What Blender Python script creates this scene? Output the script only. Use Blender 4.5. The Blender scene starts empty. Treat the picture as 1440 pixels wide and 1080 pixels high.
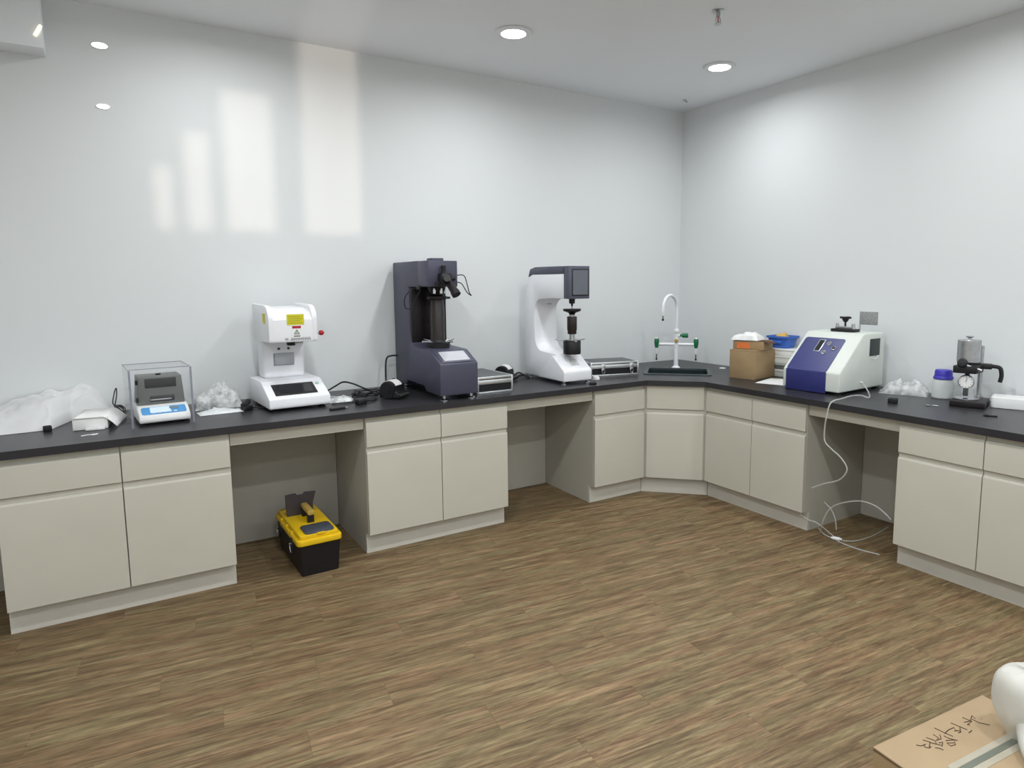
import bpy, bmesh, math, random
from mathutils import Vector, Matrix, noise as mnoise
random.seed(7)
sc = bpy.context.scene
COL = sc.collection
PI = math.pi
R_ = math.radians

# ------------------------------------------------------------------ camera, world, lights, exposure
F_PX, PX, PY = 931.298, 763.68, 508.18
CAM = Vector((-4.2842, -4.3893, 1.5576))
YAW, PITCH, ROLL = 0.5706, -0.1193, -0.0055
fw = Vector((math.sin(YAW) * math.cos(PITCH), math.cos(YAW) * math.cos(PITCH), math.sin(PITCH)))
rt = Vector((math.cos(YAW), -math.sin(YAW), 0)); up = rt.cross(fw)
rt, up = (math.cos(ROLL) * rt + math.sin(ROLL) * up), (-math.sin(ROLL) * rt + math.cos(ROLL) * up)
cd = bpy.data.cameras.new('camera'); cam = bpy.data.objects.new('camera', cd); COL.objects.link(cam)
cd.sensor_fit = 'HORIZONTAL'; cd.sensor_width = 36; cd.lens = F_PX / 1440 * 36
cd.shift_x = -(PX - 720) / 1440; cd.shift_y = (PY - 540) / 1440; cd.clip_start = .05
m = Matrix((rt, up, -fw)).transposed().to_4x4(); m.translation = CAM; cam.matrix_world = m
sc.camera = cam
w = bpy.data.worlds.new('world'); sc.world = w; w.use_nodes = True
w.node_tree.nodes['Background'].inputs[0].default_value = (.75, .80, .88, 1)
w.node_tree.nodes['Background'].inputs[1].default_value = .25
sc.view_settings.view_transform = 'Standard'; sc.view_settings.look = 'None'
sc.view_settings.gamma = 1; sc.view_settings.use_curve_mapping = False
sc.view_settings.exposure = 0.48
LAMP_W = 11.0                       # watts of each ceiling downlight

# added spot behind the front wall, throwing reflection-like bands through invented slots
LX, LY, LZ = -4.70, -10.0, 1.30
sl_ = bpy.data.lights.new('added_band_spot', 'SPOT'); sl_.energy = 640; sl_.color = (1, .84, .72); sl_.shadow_soft_size = .022; sl_.spot_size = math.radians(34); sl_.spot_blend = .3
so_ = bpy.data.objects.new('added_band_spot', sl_); COL.objects.link(so_); so_.location = (LX, LY, LZ)
so_.rotation_euler = (Vector((-3.5, 0, 2.3)) - Vector((LX, LY, LZ))).to_track_quat('-Z', 'Y').to_euler()

# ------------------------------------------------------------------ dimensions
H = 3.026; Z = .85; TC = .037
DC, DD, DK = .8214, .796, .7356          # depth of counter edge, door face, kick board
ZD, ZG, ZT = .125, .6376, .8025          # door bottom, drawer/door joint, drawer top
A, AD, AK = 1.1072, 1.0968, 1.0758
X0, X1, X2, X3, X4, X5, X6 = -4.7823, -4.3116, -3.852, -3.1587, -2.698, -2.2475, -1.5548
Y1, Y2, Y3, Y4, Y5 = -1.5024, -1.9164, -2.4875, -2.9068, -3.325
XL, YF = -6.4, -6.6                      # left wall, front wall
NB = .168

# ------------------------------------------------------------------ materials
MATS = {}
def mat(name, col, rough=.5, metal=0.0, var=.06, scale=12.0, bump=0.0, bscale=60.0, trans=0.0, ior=1.45, alpha=1.0, emit=None, spec=.5, coat=0.0):
    if name in MATS: return MATS[name]
    m = bpy.data.materials.new(name); m.use_nodes = True; nt = m.node_tree; b = nt.nodes['Principled BSDF']
    tc = nt.nodes.new('ShaderNodeTexCoord'); nz = nt.nodes.new('ShaderNodeTexNoise'); nz.inputs['Scale'].default_value = scale; nz.inputs['Detail'].default_value = 3
    nt.links.new(tc.outputs['Object'], nz.inputs['Vector'])
    rp = nt.nodes.new('ShaderNodeValToRGB')
    c0 = [max(0, c * (1 - var)) for c in col]; c1 = [min(1, c * (1 + var)) for c in col]
    rp.color_ramp.elements[0].position = .3; rp.color_ramp.elements[1].position = .7
    rp.color_ramp.elements[0].color = (*c0, 1); rp.color_ramp.elements[1].color = (*c1, 1)
    nt.links.new(nz.outputs['Fac'], rp.inputs['Fac']); nt.links.new(rp.outputs['Color'], b.inputs['Base Color'])
    b.inputs['Roughness'].default_value = rough; b.inputs['Metallic'].default_value = metal
    b.inputs['IOR'].default_value = ior; b.inputs['Transmission Weight'].default_value = trans; b.inputs['Alpha'].default_value = alpha
    b.inputs['Specular IOR Level'].default_value = spec; b.inputs['Coat Weight'].default_value = coat
    if bump:
        n2 = nt.nodes.new('ShaderNodeTexNoise'); n2.inputs['Scale'].default_value = bscale; n2.inputs['Detail'].default_value = 4
        nt.links.new(tc.outputs['Object'], n2.inputs['Vector'])
        bp = nt.nodes.new('ShaderNodeBump'); bp.inputs['Strength'].default_value = bump; bp.inputs['Distance'].default_value = .002
        nt.links.new(n2.outputs['Fac'], bp.inputs['Height']); nt.links.new(bp.outputs['Normal'], b.inputs['Normal'])
    if emit:
        b.inputs['Emission Color'].default_value = (*emit[0], 1); b.inputs['Emission Strength'].default_value = emit[1]
    MATS[name] = m; return m
def s2l(r, g, b):
    f = lambda c: (c / 255 / 12.92) if c / 255 <= .04045 else ((c / 255 + .055) / 1.055) ** 2.4
    return (f(r), f(g), f(b))
M_WALL = mat('wall_paint', s2l(226, 229, 230), .62, var=.008, scale=1.5, bump=.08, bscale=180)
M_CEIL = mat('ceiling_paint', s2l(243, 246, 250), .8, var=.008, scale=1.2, bump=.05, bscale=150)
M_CAB = mat('cabinet_cream', s2l(197, 194, 181), .38, var=.025, scale=3.0)
M_CABIN = mat('cabinet_side', s2l(188, 185, 174), .5, var=.03, scale=3.0)
M_KICK = mat('cabinet_kick', s2l(204, 200, 190), .5, var=.04, scale=4.0)
M_TOP = mat('black_worktop', s2l(46, 45, 49), .34, var=.12, scale=5.0, bump=.04, bscale=250)
M_WHITE = mat('white_enamel', s2l(238, 239, 243), .35, var=.012)
M_WHITE2 = mat('white_plastic', s2l(232, 233, 232), .45, var=.02)
M_OFFW = mat('offwhite_panel', s2l(214, 219, 212), .42, var=.02)
M_GREYBLUE = mat('greyblue_enamel', s2l(72, 72, 90), .42, var=.04, scale=8)
M_GREYCAP = mat('grey_cap', s2l(84, 86, 100), .4, var=.04)
M_BLACK = mat('black_plastic', s2l(26, 26, 28), .45, var=.15)
M_BLACKM = mat('black_oxide_metal', s2l(40, 36, 38), .38, metal=.5, var=.12)
M_RUBBER = mat('black_rubber', s2l(22, 22, 24), .7, var=.15)
M_CHROME = mat('chrome', (.72, .72, .74), .2, metal=1, var=.03)
M_STEEL = mat('brushed_steel', (.50, .51, .52), .35, metal=1, var=.08, scale=40)
M_ALU = mat('aluminium_trim', (.80, .81, .83), .3, metal=.9, var=.03)
M_CASETOP = mat('case_panel_grey', s2l(96, 98, 100), .5, var=.08, scale=120)
M_CASEBLK = mat('case_panel_black', s2l(26, 26, 30), .35, var=.3, scale=150)
M_SCREEN = mat('dark_screen', s2l(30, 32, 36), .15, var=.1, coat=.3)
M_SCREENG = mat('grey_screen', s2l(104, 108, 118), .25, var=.05)
M_SCREENL = mat('pale_screen', s2l(196, 196, 202), .3, var=.03)
M_BLUE = mat('blue_enamel', s2l(48, 52, 112), .35, var=.05)
M_LBLUE = mat('light_blue_panel', s2l(86, 156, 214), .4, var=.05)
M_TRAYBLUE = mat('blue_tray_plastic', s2l(60, 104, 190), .45, var=.06)
M_CAPBLUE = mat('violet_blue_cap', s2l(62, 56, 176), .4, var=.05)
M_GREEN = mat('green_plastic', s2l(22, 110, 70), .35, var=.08)
M_SINK = mat('dark_green_sink', s2l(30, 44, 46), .35, var=.1)
M_SINKR = mat('sink_rim', s2l(64, 72, 74), .35, var=.08)
M_CARD = mat('cardboard', s2l(160, 138, 108), .8, var=.06, scale=9, bump=.1, bscale=90)
M_CARD2 = mat('brown_cardboard', s2l(160, 135, 100), .8, var=.07, scale=9, bump=.1, bscale=90)
M_CARDE = mat('cardboard_edge', s2l(92, 62, 44), .85, var=.1)
M_ORANGE = mat('orange_label', s2l(222, 120, 62), .6, var=.1, scale=30)
M_YELLOW = mat('yellow_plastic', s2l(226, 186, 24), .4, var=.05)
M_YLABEL = mat('yellow_label', s2l(214, 206, 40), .5, var=.05)
M_TAN = mat('tan_paper', s2l(206, 168, 84), .6, var=.1)
M_RED = mat('red_plastic', s2l(176, 30, 48), .35, var=.06)
M_PAPER = mat('white_paper', s2l(240, 240, 238), .7, var=.015)
M_INK = mat('ink', s2l(60, 36, 26), .7, var=.1)
M_PRINT = mat('dark_print', s2l(60, 62, 70), .7, var=.1)
M_TOOLG = mat('slate_plastic', s2l(72, 78, 88), .5, var=.08)
M_TOOLD = mat('dark_flap_plastic', s2l(62, 58, 64), .45, var=.08)
M_TOOLB = mat('toolbox_black', s2l(22, 20, 24), .45, var=.12)
M_GREYBOX = mat('grey_chamber', s2l(112, 114, 112), .45, var=.05)
M_GREYDK = mat('grey_dark_panel', s2l(66, 67, 66), .4, var=.06)
M_FOAM = mat('translucent_foam_sheet', s2l(240, 240, 240), .55, var=.02, alpha=.8, bump=.15, bscale=14)
M_CLEARBAG = mat('clear_bag_plastic', s2l(236, 240, 240), .12, var=.03, alpha=.55, bump=.5, bscale=40)
M_BOTTLE = mat('milky_bottle', s2l(232, 236, 236), .3, var=.02, trans=.3, ior=1.2)
M_TUBE = mat('clear_tube', s2l(215, 218, 214), .12, var=.03, alpha=.42)
M_BRASS = mat('brass', s2l(190, 160, 90), .35, metal=.8, var=.1)
M_LED = mat('lamp_diffuser', (1, 1, 1), .5, var=0, emit=((1, .98, .96), 9))
M_OVALGLOW = mat('oval_reflection_glow', (1, 1, 1), .5, var=0, emit=((1, 1, 1), 3))  # glow for the imitated downlight reflections
M_WARMGLOW = mat('warm_reflection_glow', s2l(255, 250, 200), .5, var=0, emit=((1, .96, .62), 1.2))  # glow for the imitated warm reflection
M_GLARE = mat('keypad_glare', s2l(206, 226, 246), .3, var=.02, emit=((.8, .9, 1), .12))  # pale glow standing for glare on the balance keypad
M_ACR_EDGE = mat('acrylic_edge', s2l(150, 150, 166), .25, var=.05, alpha=.75)

def acrylic():
    m = bpy.data.materials.new('clear_acrylic'); m.use_nodes = True; nt = m.node_tree
    for n in list(nt.nodes): nt.nodes.remove(n)
    o = nt.nodes.new('ShaderNodeOutputMaterial'); mx = nt.nodes.new('ShaderNodeMixShader')
    t = nt.nodes.new('ShaderNodeBsdfTransparent'); t.inputs[0].default_value = (.988, .99, .992, 1)
    g = nt.nodes.new('ShaderNodeBsdfGlossy'); g.inputs['Roughness'].default_value = .04
    lw = nt.nodes.new('ShaderNodeLayerWeight'); lw.inputs[0].default_value = .5; pw = nt.nodes.new('ShaderNodeMath'); pw.operation = 'POWER'; pw.inputs[1].default_value = 4.0; nt.links.new(lw.outputs['Facing'], pw.inputs[0]); fr = nt.nodes.new('ShaderNodeMath'); fr.operation = 'MULTIPLY_ADD'; fr.inputs[1].default_value = .18; fr.inputs[2].default_value = .012; nt.links.new(pw.outputs[0], fr.inputs[0])
    nt.links.new(fr.outputs[0], mx.inputs[0]); nt.links.new(t.outputs[0], mx.inputs[1]); nt.links.new(g.outputs[0], mx.inputs[2]); nt.links.new(mx.outputs[0], o.inputs[0])
    return m
M_ACR = acrylic()

def crinkle_mat(name, amt):
    # thin clear film: mostly see-through, milky and shiny where it folds
    m = bpy.data.materials.new(name); m.use_nodes = True; nt = m.node_tree; b = nt.nodes['Principled BSDF']
    b.inputs['Base Color'].default_value = (.9, .92, .92, 1); b.inputs['Roughness'].default_value = .15
    tc = nt.nodes.new('ShaderNodeTexCoord'); nz = nt.nodes.new('ShaderNodeTexNoise'); nz.inputs['Scale'].default_value = 22; nz.inputs['Detail'].default_value = 3
    nt.links.new(tc.outputs['Object'], nz.inputs['Vector'])
    mr = nt.nodes.new('ShaderNodeMapRange'); mr.inputs['From Min'].default_value = .35; mr.inputs['From Max'].default_value = .65
    mr.inputs['To Min'].default_value = amt * .35; mr.inputs['To Max'].default_value = amt
    nt.links.new(nz.outputs['Fac'], mr.inputs['Value']); nt.links.new(mr.outputs[0], b.inputs['Alpha'])
    bp = nt.nodes.new('ShaderNodeBump'); bp.inputs['Strength'].default_value = .8; bp.inputs['Distance'].default_value = .004
    nt.links.new(nz.outputs['Fac'], bp.inputs['Height']); nt.links.new(bp.outputs['Normal'], b.inputs['Normal'])
    return m
M_CRINK = crinkle_mat('crinkled_clear_film', .62)
M_CRINK2 = crinkle_mat('crinkled_milky_film', .95)

def wood_mat():
    m = bpy.data.materials.new('wood_vinyl_plank'); m.use_nodes = True; nt = m.node_tree; b = nt.nodes['Principled BSDF']; L = nt.links.new
    N = lambda t: nt.nodes.new(t)
    tc = N('ShaderNodeTexCoord'); oi = N('ShaderNodeObjectInfo')
    mul = N('ShaderNodeMath'); mul.operation = 'MULTIPLY'; mul.inputs[1].default_value = 57.0; L(oi.outputs['Random'], mul.inputs[0])
    cmb = N('ShaderNodeCombineXYZ'); L(mul.outputs[0], cmb.inputs[0]); L(mul.outputs[0], cmb.inputs[1]); L(mul.outputs[0], cmb.inputs[2])
    add = N('ShaderNodeVectorMath'); add.operation = 'ADD'; L(tc.outputs['Object'], add.inputs[0]); L(cmb.outputs[0], add.inputs[1])
    def nz(sx, sy, detail, rough=.6, dist=0):
        mp = N('ShaderNodeMapping'); mp.inputs['Scale'].default_value = (sx, sy, 1); L(add.outputs[0], mp.inputs['Vector'])
        n = N('ShaderNodeTexNoise'); n.inputs['Scale'].default_value = 1; n.inputs['Detail'].default_value = detail; n.inputs['Roughness'].default_value = rough; n.inputs['Distortion'].default_value = dist
        L(mp.outputs[0], n.inputs['Vector']); return n
    broad = nz(2.6, 30, 5, .65, .6); fine = nz(7, 95, 6, .75, .4); streak = nz(3.2, 52, 5, .65, 1.0); tint = nz(2.0, 18, 3)
    r1 = N('ShaderNodeValToRGB'); e = r1.color_ramp.elements
    e[0].position = .30; e[0].color = (*s2l(100, 80, 57), 1); e[1].position = .72; e[1].color = (*s2l(158, 140, 108), 1)
    k = r1.color_ramp.elements.new(.5); k.color = (*s2l(130, 111, 82), 1)
    L(broad.outputs['Fac'], r1.inputs['Fac'])
    def mix(mode, fac, c1, c2):
        x = N('ShaderNodeMixRGB'); x.blend_type = mode
        if isinstance(fac, (int, float)): x.inputs[0].default_value = fac
        else: L(fac, x.inputs[0])
        for i, c in ((1, c1), (2, c2)):
            if isinstance(c, tuple): x.inputs[i].default_value = c
            else: L(c, x.inputs[i])
        return x.outputs[0]
    r2 = N('ShaderNodeValToRGB'); r2.color_ramp.elements[0].position = .38; r2.color_ramp.elements[0].color = (.36, .34, .32, 1); r2.color_ramp.elements[1].position = .60; r2.color_ramp.elements[1].color = (1.0, 1.0, 1.0, 1)
    L(fine.outputs['Fac'], r2.inputs['Fac'])
    c = mix('MULTIPLY', .8, r1.outputs['Color'], r2.outputs['Color'])
    r3 = N('ShaderNodeValToRGB'); r3.color_ramp.elements[0].position = .56; r3.color_ramp.elements[0].color = (0, 0, 0, 1); r3.color_ramp.elements[1].position = .66; r3.color_ramp.elements[1].color = (1, 1, 1, 1)
    L(streak.outputs['Fac'], r3.inputs['Fac'])
    mk = N('ShaderNodeMath'); mk.operation = 'MULTIPLY'; mk.inputs[1].default_value = .72; L(r3.outputs['Color'], mk.inputs[0])
    c = mix('MIX', mk.outputs[0], c, (*s2l(84, 62, 46), 1))
    r4 = N('ShaderNodeValToRGB'); r4.color_ramp.elements[0].position = .35; r4.color_ramp.elements[0].color = (1.12, .95, .92, 1); r4.color_ramp.elements[1].position = .65; r4.color_ramp.elements[1].color = (.95, 1.03, .92, 1)
    L(tint.outputs['Fac'], r4.inputs['Fac']); c = mix('MULTIPLY', .8, c, r4.outputs['Color'])
    mr = N('ShaderNodeMapRange'); mr.inputs['To Min'].default_value = .98; mr.inputs['To Max'].default_value = 1.08; L(oi.outputs['Random'], mr.inputs['Value'])
    c = mix('MULTIPLY', 1, c, mr.outputs[0])
    L(c, b.inputs['Base Color']); b.inputs['Roughness'].default_value = .55; b.inputs['Specular IOR Level'].default_value = .35
    bp = N('ShaderNodeBump'); bp.inputs['Strength'].default_value = .12; bp.inputs['Distance'].default_value = .001; L(fine.outputs['Fac'], bp.inputs['Height']); L(bp.outputs['Normal'], b.inputs['Normal'])
    return m
M_WOOD = wood_mat()

# ------------------------------------------------------------------ mesh helpers
class MB:
    """collects shapes into one mesh"""
    def __init__(s): s.bm = bmesh.new()
    def _merge(s, t):
        me = bpy.data.meshes.new('t'); t.to_mesh(me); t.free(); s.bm.from_mesh(me); bpy.data.meshes.remove(me); return s
    def box(s, x0, x1, y0, y1, z0, z1, bev=0.0, seg=2, M=None):
        t = bmesh.new(); bmesh.ops.create_cube(t, size=1)
        for v in t.verts: v.co = Vector((x0 + (v.co.x + .5) * (x1 - x0), y0 + (v.co.y + .5) * (y1 - y0), z0 + (v.co.z + .5) * (z1 - z0)))
        if bev: bmesh.ops.bevel(t, geom=t.edges[:], offset=bev, segments=seg, profile=.5, affect='EDGES')
        if M: bmesh.ops.transform(t, matrix=M, verts=t.verts)
        return s._merge(t)
    def prism(s, poly, a0, a1, axis='x', bev=0.0, seg=2, M=None):
        t = bmesh.new()
        def P(u, v, a): return {'x': (a, u, v), 'y': (u, a, v), 'z': (u, v, a)}[axis]
        b0 = [t.verts.new(P(u, v, a0)) for u, v in poly]; b1 = [t.verts.new(P(u, v, a1)) for u, v in poly]
        t.faces.new(b0); t.faces.new(b1[::-1]); n = len(poly)
        for i in range(n): t.faces.new((b0[i], b0[(i + 1) % n], b1[(i + 1) % n], b1[i]))
        bmesh.ops.recalc_face_normals(t, faces=t.faces[:])
        if bev: bmesh.ops.bevel(t, geom=t.edges[:], offset=bev, segments=seg, profile=.5, affect='EDGES', clamp_overlap=True)
        if M: bmesh.ops.transform(t, matrix=M, verts=t.verts)
        return s._merge(t)
    def cyl(s, p0, p1, r0, r1=None, seg=24, bev=0.0):
        r1 = r0 if r1 is None else r1; p0 = Vector(p0); p1 = Vector(p1); d = p1 - p0
        t = bmesh.new(); bmesh.ops.create_cone(t, cap_ends=True, segments=seg, radius1=r0, radius2=max(r1, 1e-5), depth=d.length)
        if bev: bmesh.ops.bevel(t, geom=[e for e in t.edges if len(e.link_faces) == 2 and any(len(f.verts) > 4 for f in e.link_faces)], offset=bev, segments=2, profile=.5, affect='EDGES')
        M = Matrix.Translation((p0 + p1) / 2) @ d.to_track_quat('Z', 'Y').to_matrix().to_4x4()
        bmesh.ops.transform(t, matrix=M, verts=t.verts); return s._merge(t)
    def lathe(s, prof, c=(0, 0, 0), seg=28, M=None):
        t = bmesh.new(); rings = []
        for r, z in prof:
            rings.append([t.verts.new((c[0] + max(r, 1e-5) * math.cos(2 * PI * k / seg), c[1] + max(r, 1e-5) * math.sin(2 * PI * k / seg), c[2] + z)) for k in range(seg)])
        for a, b in zip(rings, rings[1:]):
            for k in range(seg): t.faces.new((a[k], a[(k + 1) % seg], b[(k + 1) % seg], b[k]))
        t.faces.new(rings[0][::-1]); t.faces.new(rings[-1])
        bmesh.ops.recalc_face_normals(t, faces=t.faces[:])
        if M: bmesh.ops.transform(t, matrix=M, verts=t.verts)
        return s._merge(t)
    def tube(s, pts, r, seg=8, smooth=True):
        P = [Vector(p) for p in pts]
        if smooth and len(P) > 2:
            Q = []
            for i in range(len(P) - 1):
                a = P[max(i - 1, 0)]; b = P[i]; c = P[i + 1]; d = P[min(i + 2, len(P) - 1)]
                for k in range(6):
                    u = k / 6; Q.append(.5 * ((2 * b) + (c - a) * u + (2 * a - 5 * b + 4 * c - d) * u * u + (3 * b - a - 3 * c + d) * u ** 3))
            Q.append(P[-1]); P = Q
        t = bmesh.new(); rings = []; up_ = Vector((0, 0, 1)); prev = None
        for i, p in enumerate(P):
            d = (P[min(i + 1, len(P) - 1)] - P[max(i - 1, 0)]).normalized()
            if prev is None: n = d.orthogonal().normalized()
            else:
                n = prev - d * prev.dot(d); n = n.normalized() if n.length > 1e-6 else d.orthogonal().normalized()
            prev = n; bb = d.cross(n); rr = r(i / (len(P) - 1)) if callable(r) else r
            rings.append([t.verts.new(p + rr * (n * math.cos(2 * PI * k / seg) + bb * math.sin(2 * PI * k / seg))) for k in range(seg)])
        for a, b in zip(rings, rings[1:]):
            for k in range(seg): t.faces.new((a[k], a[(k + 1) % seg], b[(k + 1) % seg], b[k]))
        t.faces.new(rings[0][::-1]); t.faces.new(rings[-1]); bmesh.ops.recalc_face_normals(t, faces=t.faces[:])
        return s._merge(t)
    def xf(s, M): bmesh.ops.transform(s.bm, matrix=M, verts=s.bm.verts); return s
    def build(s, name, material, parent=None, smooth=True, label=None):
        me = bpy.data.meshes.new(name); s.bm.to_mesh(me); s.bm.free()
        me.materials.append(material)
        o = bpy.data.objects.new(name, me); COL.objects.link(o)
        if smooth:
            for p in me.polygons: p.use_smooth = True
            try: me.set_sharp_from_angle(angle=R_(34))
            except Exception: pass
        if parent: o.parent = parent
        if label: o['label'] = label
        return o
def tag(o, label, cat, group=None, kind=None):
    o['label'] = label; o['category'] = cat
    if group: o['group'] = group
    if kind: o['kind'] = kind
    return o
def thing(name, label, cat, loc, rz=0.0, group=None):
    o = bpy.data.objects.new(name, None); COL.objects.link(o); o.location = loc; o.rotation_euler = (0, 0, rz); o.empty_display_size = .1
    return tag(o, label, cat, group)
def struct(o): o['kind'] = 'structure'; return o
def arc(cx, cy, r, a0, a1, n=8):
    return [(cx + r * math.cos(R_(a0 + (a1 - a0) * i / n)), cy + r * math.sin(R_(a0 + (a1 - a0) * i / n))) for i in range(n + 1)]
def rrect(x0, x1, y0, y1, r, n=5):
    return arc(x1 - r, y0 + r, r, -90, 0, n) + arc(x1 - r, y1 - r, r, 0, 90, n) + arc(x0 + r, y1 - r, r, 90, 180, n) + arc(x0 + r, y0 + r, r, 180, 270, n)

# ------------------------------------------------------------------ room shell
T = .12
struct(MB().box(XL - T, T, 0, T, 0, H + T).build('wall_back', M_WALL))
struct(MB().box(0, T, YF - T, 0, 0, H + T).build('wall_right', M_WALL))
struct(MB().box(XL - T, XL, YF - T, 0, 0, H + T).build('wall_left', M_WALL))
struct(MB().box(XL, 0, YF, 0, H, H + T).build('ceiling', M_CEIL))
# front wall (behind the camera) with slots invented to shape the added spot into bands
KS = (YF - LY) / (0 - LY)
fwl = MB(); xprev = XL
for xa, xb, zt_ in ((-4.06, -3.975, 2.22), (-3.90, -3.775, 2.42), (-3.69, -3.42, 2.68), (-3.245, -2.88, 3.2)):      # patches on the back wall
    a = LX + KS * (xa - LX); b = LX + KS * (xb - LX); z0 = LZ + KS * (1.872 - LZ); z1 = LZ + KS * (zt_ - LZ)
    fwl.box(xprev, a, YF - .01, YF, 0, H + T); fwl.box(a, b, YF - .01, YF, 0, z0); fwl.box(a, b, YF - .01, YF, z1, H + T); xprev = b
fwl.box(xprev, 0, YF - .01, YF, 0, H + T)
struct(fwl.build('wall_front', M_WALL))
struct(MB().box(XL, -4.50, -.16, 0, 2.722, H).build('trim_1', M_CEIL))          # boxed bulkhead at the head of the back wall

# floor: sub-floor and single planks laid at a slight angle to the bench
floor = struct(MB().box(XL - T, T, YF - T, T, -.06, -.0035).build('floor', mat('subfloor', s2l(74, 58, 44), .8)))
def clip(poly, ax, lim, keep_less):
    out = []
    for i in range(len(poly)):
        a = poly[i]; b = poly[(i + 1) % len(poly)]
        ia = (a[ax] <= lim) == keep_less; ib = (b[ax] <= lim) == keep_less
        if ia: out.append(a)
        if ia != ib:
            u = (lim - a[ax]) / (b[ax] - a[ax]); out.append((a[0] + (b[0] - a[0]) * u, a[1] + (b[1] - a[1]) * u))
    return out
def in_view(p):
    d = Vector((p[0], p[1], 0)) - CAM; w_ = d.dot(fw)
    if w_ < .3: return False
    x = PX + F_PX * d.dot(rt) / w_; y = PY - F_PX * d.dot(up) / w_
    return -60 < x < 1500 and 560 < y < 1130
PA = R_(-6); ca, sa = math.cos(PA), math.sin(PA)
PW, PL, GAP = .1524, .95, .0006
rest = MB(); nplank = 0
for r in range(-60, 30):
    off = (r * .37) % 1 * PL + random.uniform(-.05, .05)
    for c in range(-9, 4):
        cx = c * PL + off; cy = r * PW
        if not (-8 < cx < 2): continue
        loc = Vector((ca * cx - sa * cy, sa * cx + ca * cy))
        hx, hy = PL / 2 - GAP / 2, PW / 2 - GAP / 2
        poly = [(loc.x + ca * u - sa * v, loc.y + sa * u + ca * v) for u, v in ((-hx, -hy), (hx, -hy), (hx, hy), (-hx, hy))]
        for ax, lim, k in ((0, XL, False), (0, -.001, True), (1, YF, False), (1, -.001, True)):
            if poly: poly = clip(poly, ax, lim, k)
        if len(poly) < 3: continue
        test = poly + [((poly[i][0] + poly[(i + 1) % len(poly)][0]) / 2, (poly[i][1] + poly[(i + 1) % len(poly)][1]) / 2) for i in range(len(poly))]
        hidden = all((q[1] > -.10) or (q[0] > -.10) for q in test)
        if any(in_view(q) for q in test) and not hidden:
            loc3 = [(ca * (x - loc.x) + sa * (y - loc.y), -sa * (x - loc.x) + ca * (y - loc.y)) for x, y in poly]
            o = MB().prism(loc3, -.0035, 0, 'z').build('plank', M_WOOD, floor, smooth=False)
            o.location = (loc.x, loc.y, 0); o.rotation_euler = (0, 0, PA); nplank += 1
        else: rest.prism(poly, -.0035, 0, 'z')
o = rest.build('plank_field', M_WOOD, floor, smooth=False); o['kind'] = 'stuff'
print('planks', nplank)

# ------------------------------------------------------------------ ceiling lamps and fittings
def downlight(x, y, label, r=.10, k=1.0):
    t = thing('ceiling_downlight', label, 'ceiling light', (x, y, H), 0, 'round recessed downlights')
    MB().lathe([(r * .86, -.001), (r * 1.08, -.001), (r * 1.10, -.006), (r * 1.04, -.012), (r * .86, -.012)]).build('trim_ring', M_WHITE, t)
    MB().lathe([(0, -.004), (r * .86, -.004), (r * .86, -.011), (r * .5, -.014), (0, -.015)]).build('diffuser', M_LED, t)
    l = bpy.data.lights.new('downlight_lamp', 'AREA'); l.shape = 'DISK'; l.size = r * 1.6; l.energy = LAMP_W * k; l.color = (.95, .985, 1); l.spread = R_(170)
    lo = bpy.data.objects.new('downlight_lamp', l); COL.objects.link(lo); lo.parent = t; lo.location = (0, 0, -.02)
    return t
downlight(-2.197, -.833, 'round glowing white downlight above the grey-blue hardness tester', k=.57)
downlight(-.677, -1.04, 'round glowing white downlight by the room corner above the sink', k=.56)
for x, y, k in ((-3.72, -.75, .52), (-.68, -2.62, .38), (-2.2, -2.5, 1.2), (-3.72, -2.45, 1.2), (-5.3, -2.5, .7), (-.68, -4.2, .9), (-2.2, -4.2, 1.2), (-3.72, -4.2, 1.2), (-5.3, -4.2, .8), (-.68, -5.9, .8), (-2.2, -5.9, .8), (-3.72, -5.9, .8), (-5.3, -5.9, .8)):
    downlight(x, y, 'round white downlight in the ceiling out over the open floor', k=k)
def wall_oval(x, z, label, k=1.0):  # glowing oval added on the wall to imitate a downlight's reflection in glass
    t = thing('reflection_oval', label, 'reflection', (x, 0, z))
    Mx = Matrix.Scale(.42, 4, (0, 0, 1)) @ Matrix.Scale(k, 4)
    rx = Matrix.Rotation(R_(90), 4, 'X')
    MB().lathe([(.034, 0), (.042, 0), (.043, .004), (.036, .006)], M=Mx @ rx).build('oval_rim', M_WHITE, t)
    MB().lathe([(0, 0), (.036, 0), (.036, .006), (.02, .008), (0, .0085)], M=Mx @ rx).build('lens', M_OVALGLOW, t)
wall_oval(-4.264, 2.82, 'larger glowing oval imitating a reflection high on the white wall near the bulkhead')
wall_oval(-4.270, 2.507, 'smaller glowing oval imitating a reflection lower on the white wall below another', .8)
t = thing('reflection_strip', 'small pale yellow glow imitating a reflection on the bulkhead edge', 'reflection', (-4.515, -.16, 2.80))
MB().box(-.008, .006, -.006, 0, -.03, .03, .002, M=Matrix.Rotation(R_(28), 4, 'Y')).build('strip', M_WARMGLOW, t)  # glow added on the bulkhead edge in place of a warm reflection
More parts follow.
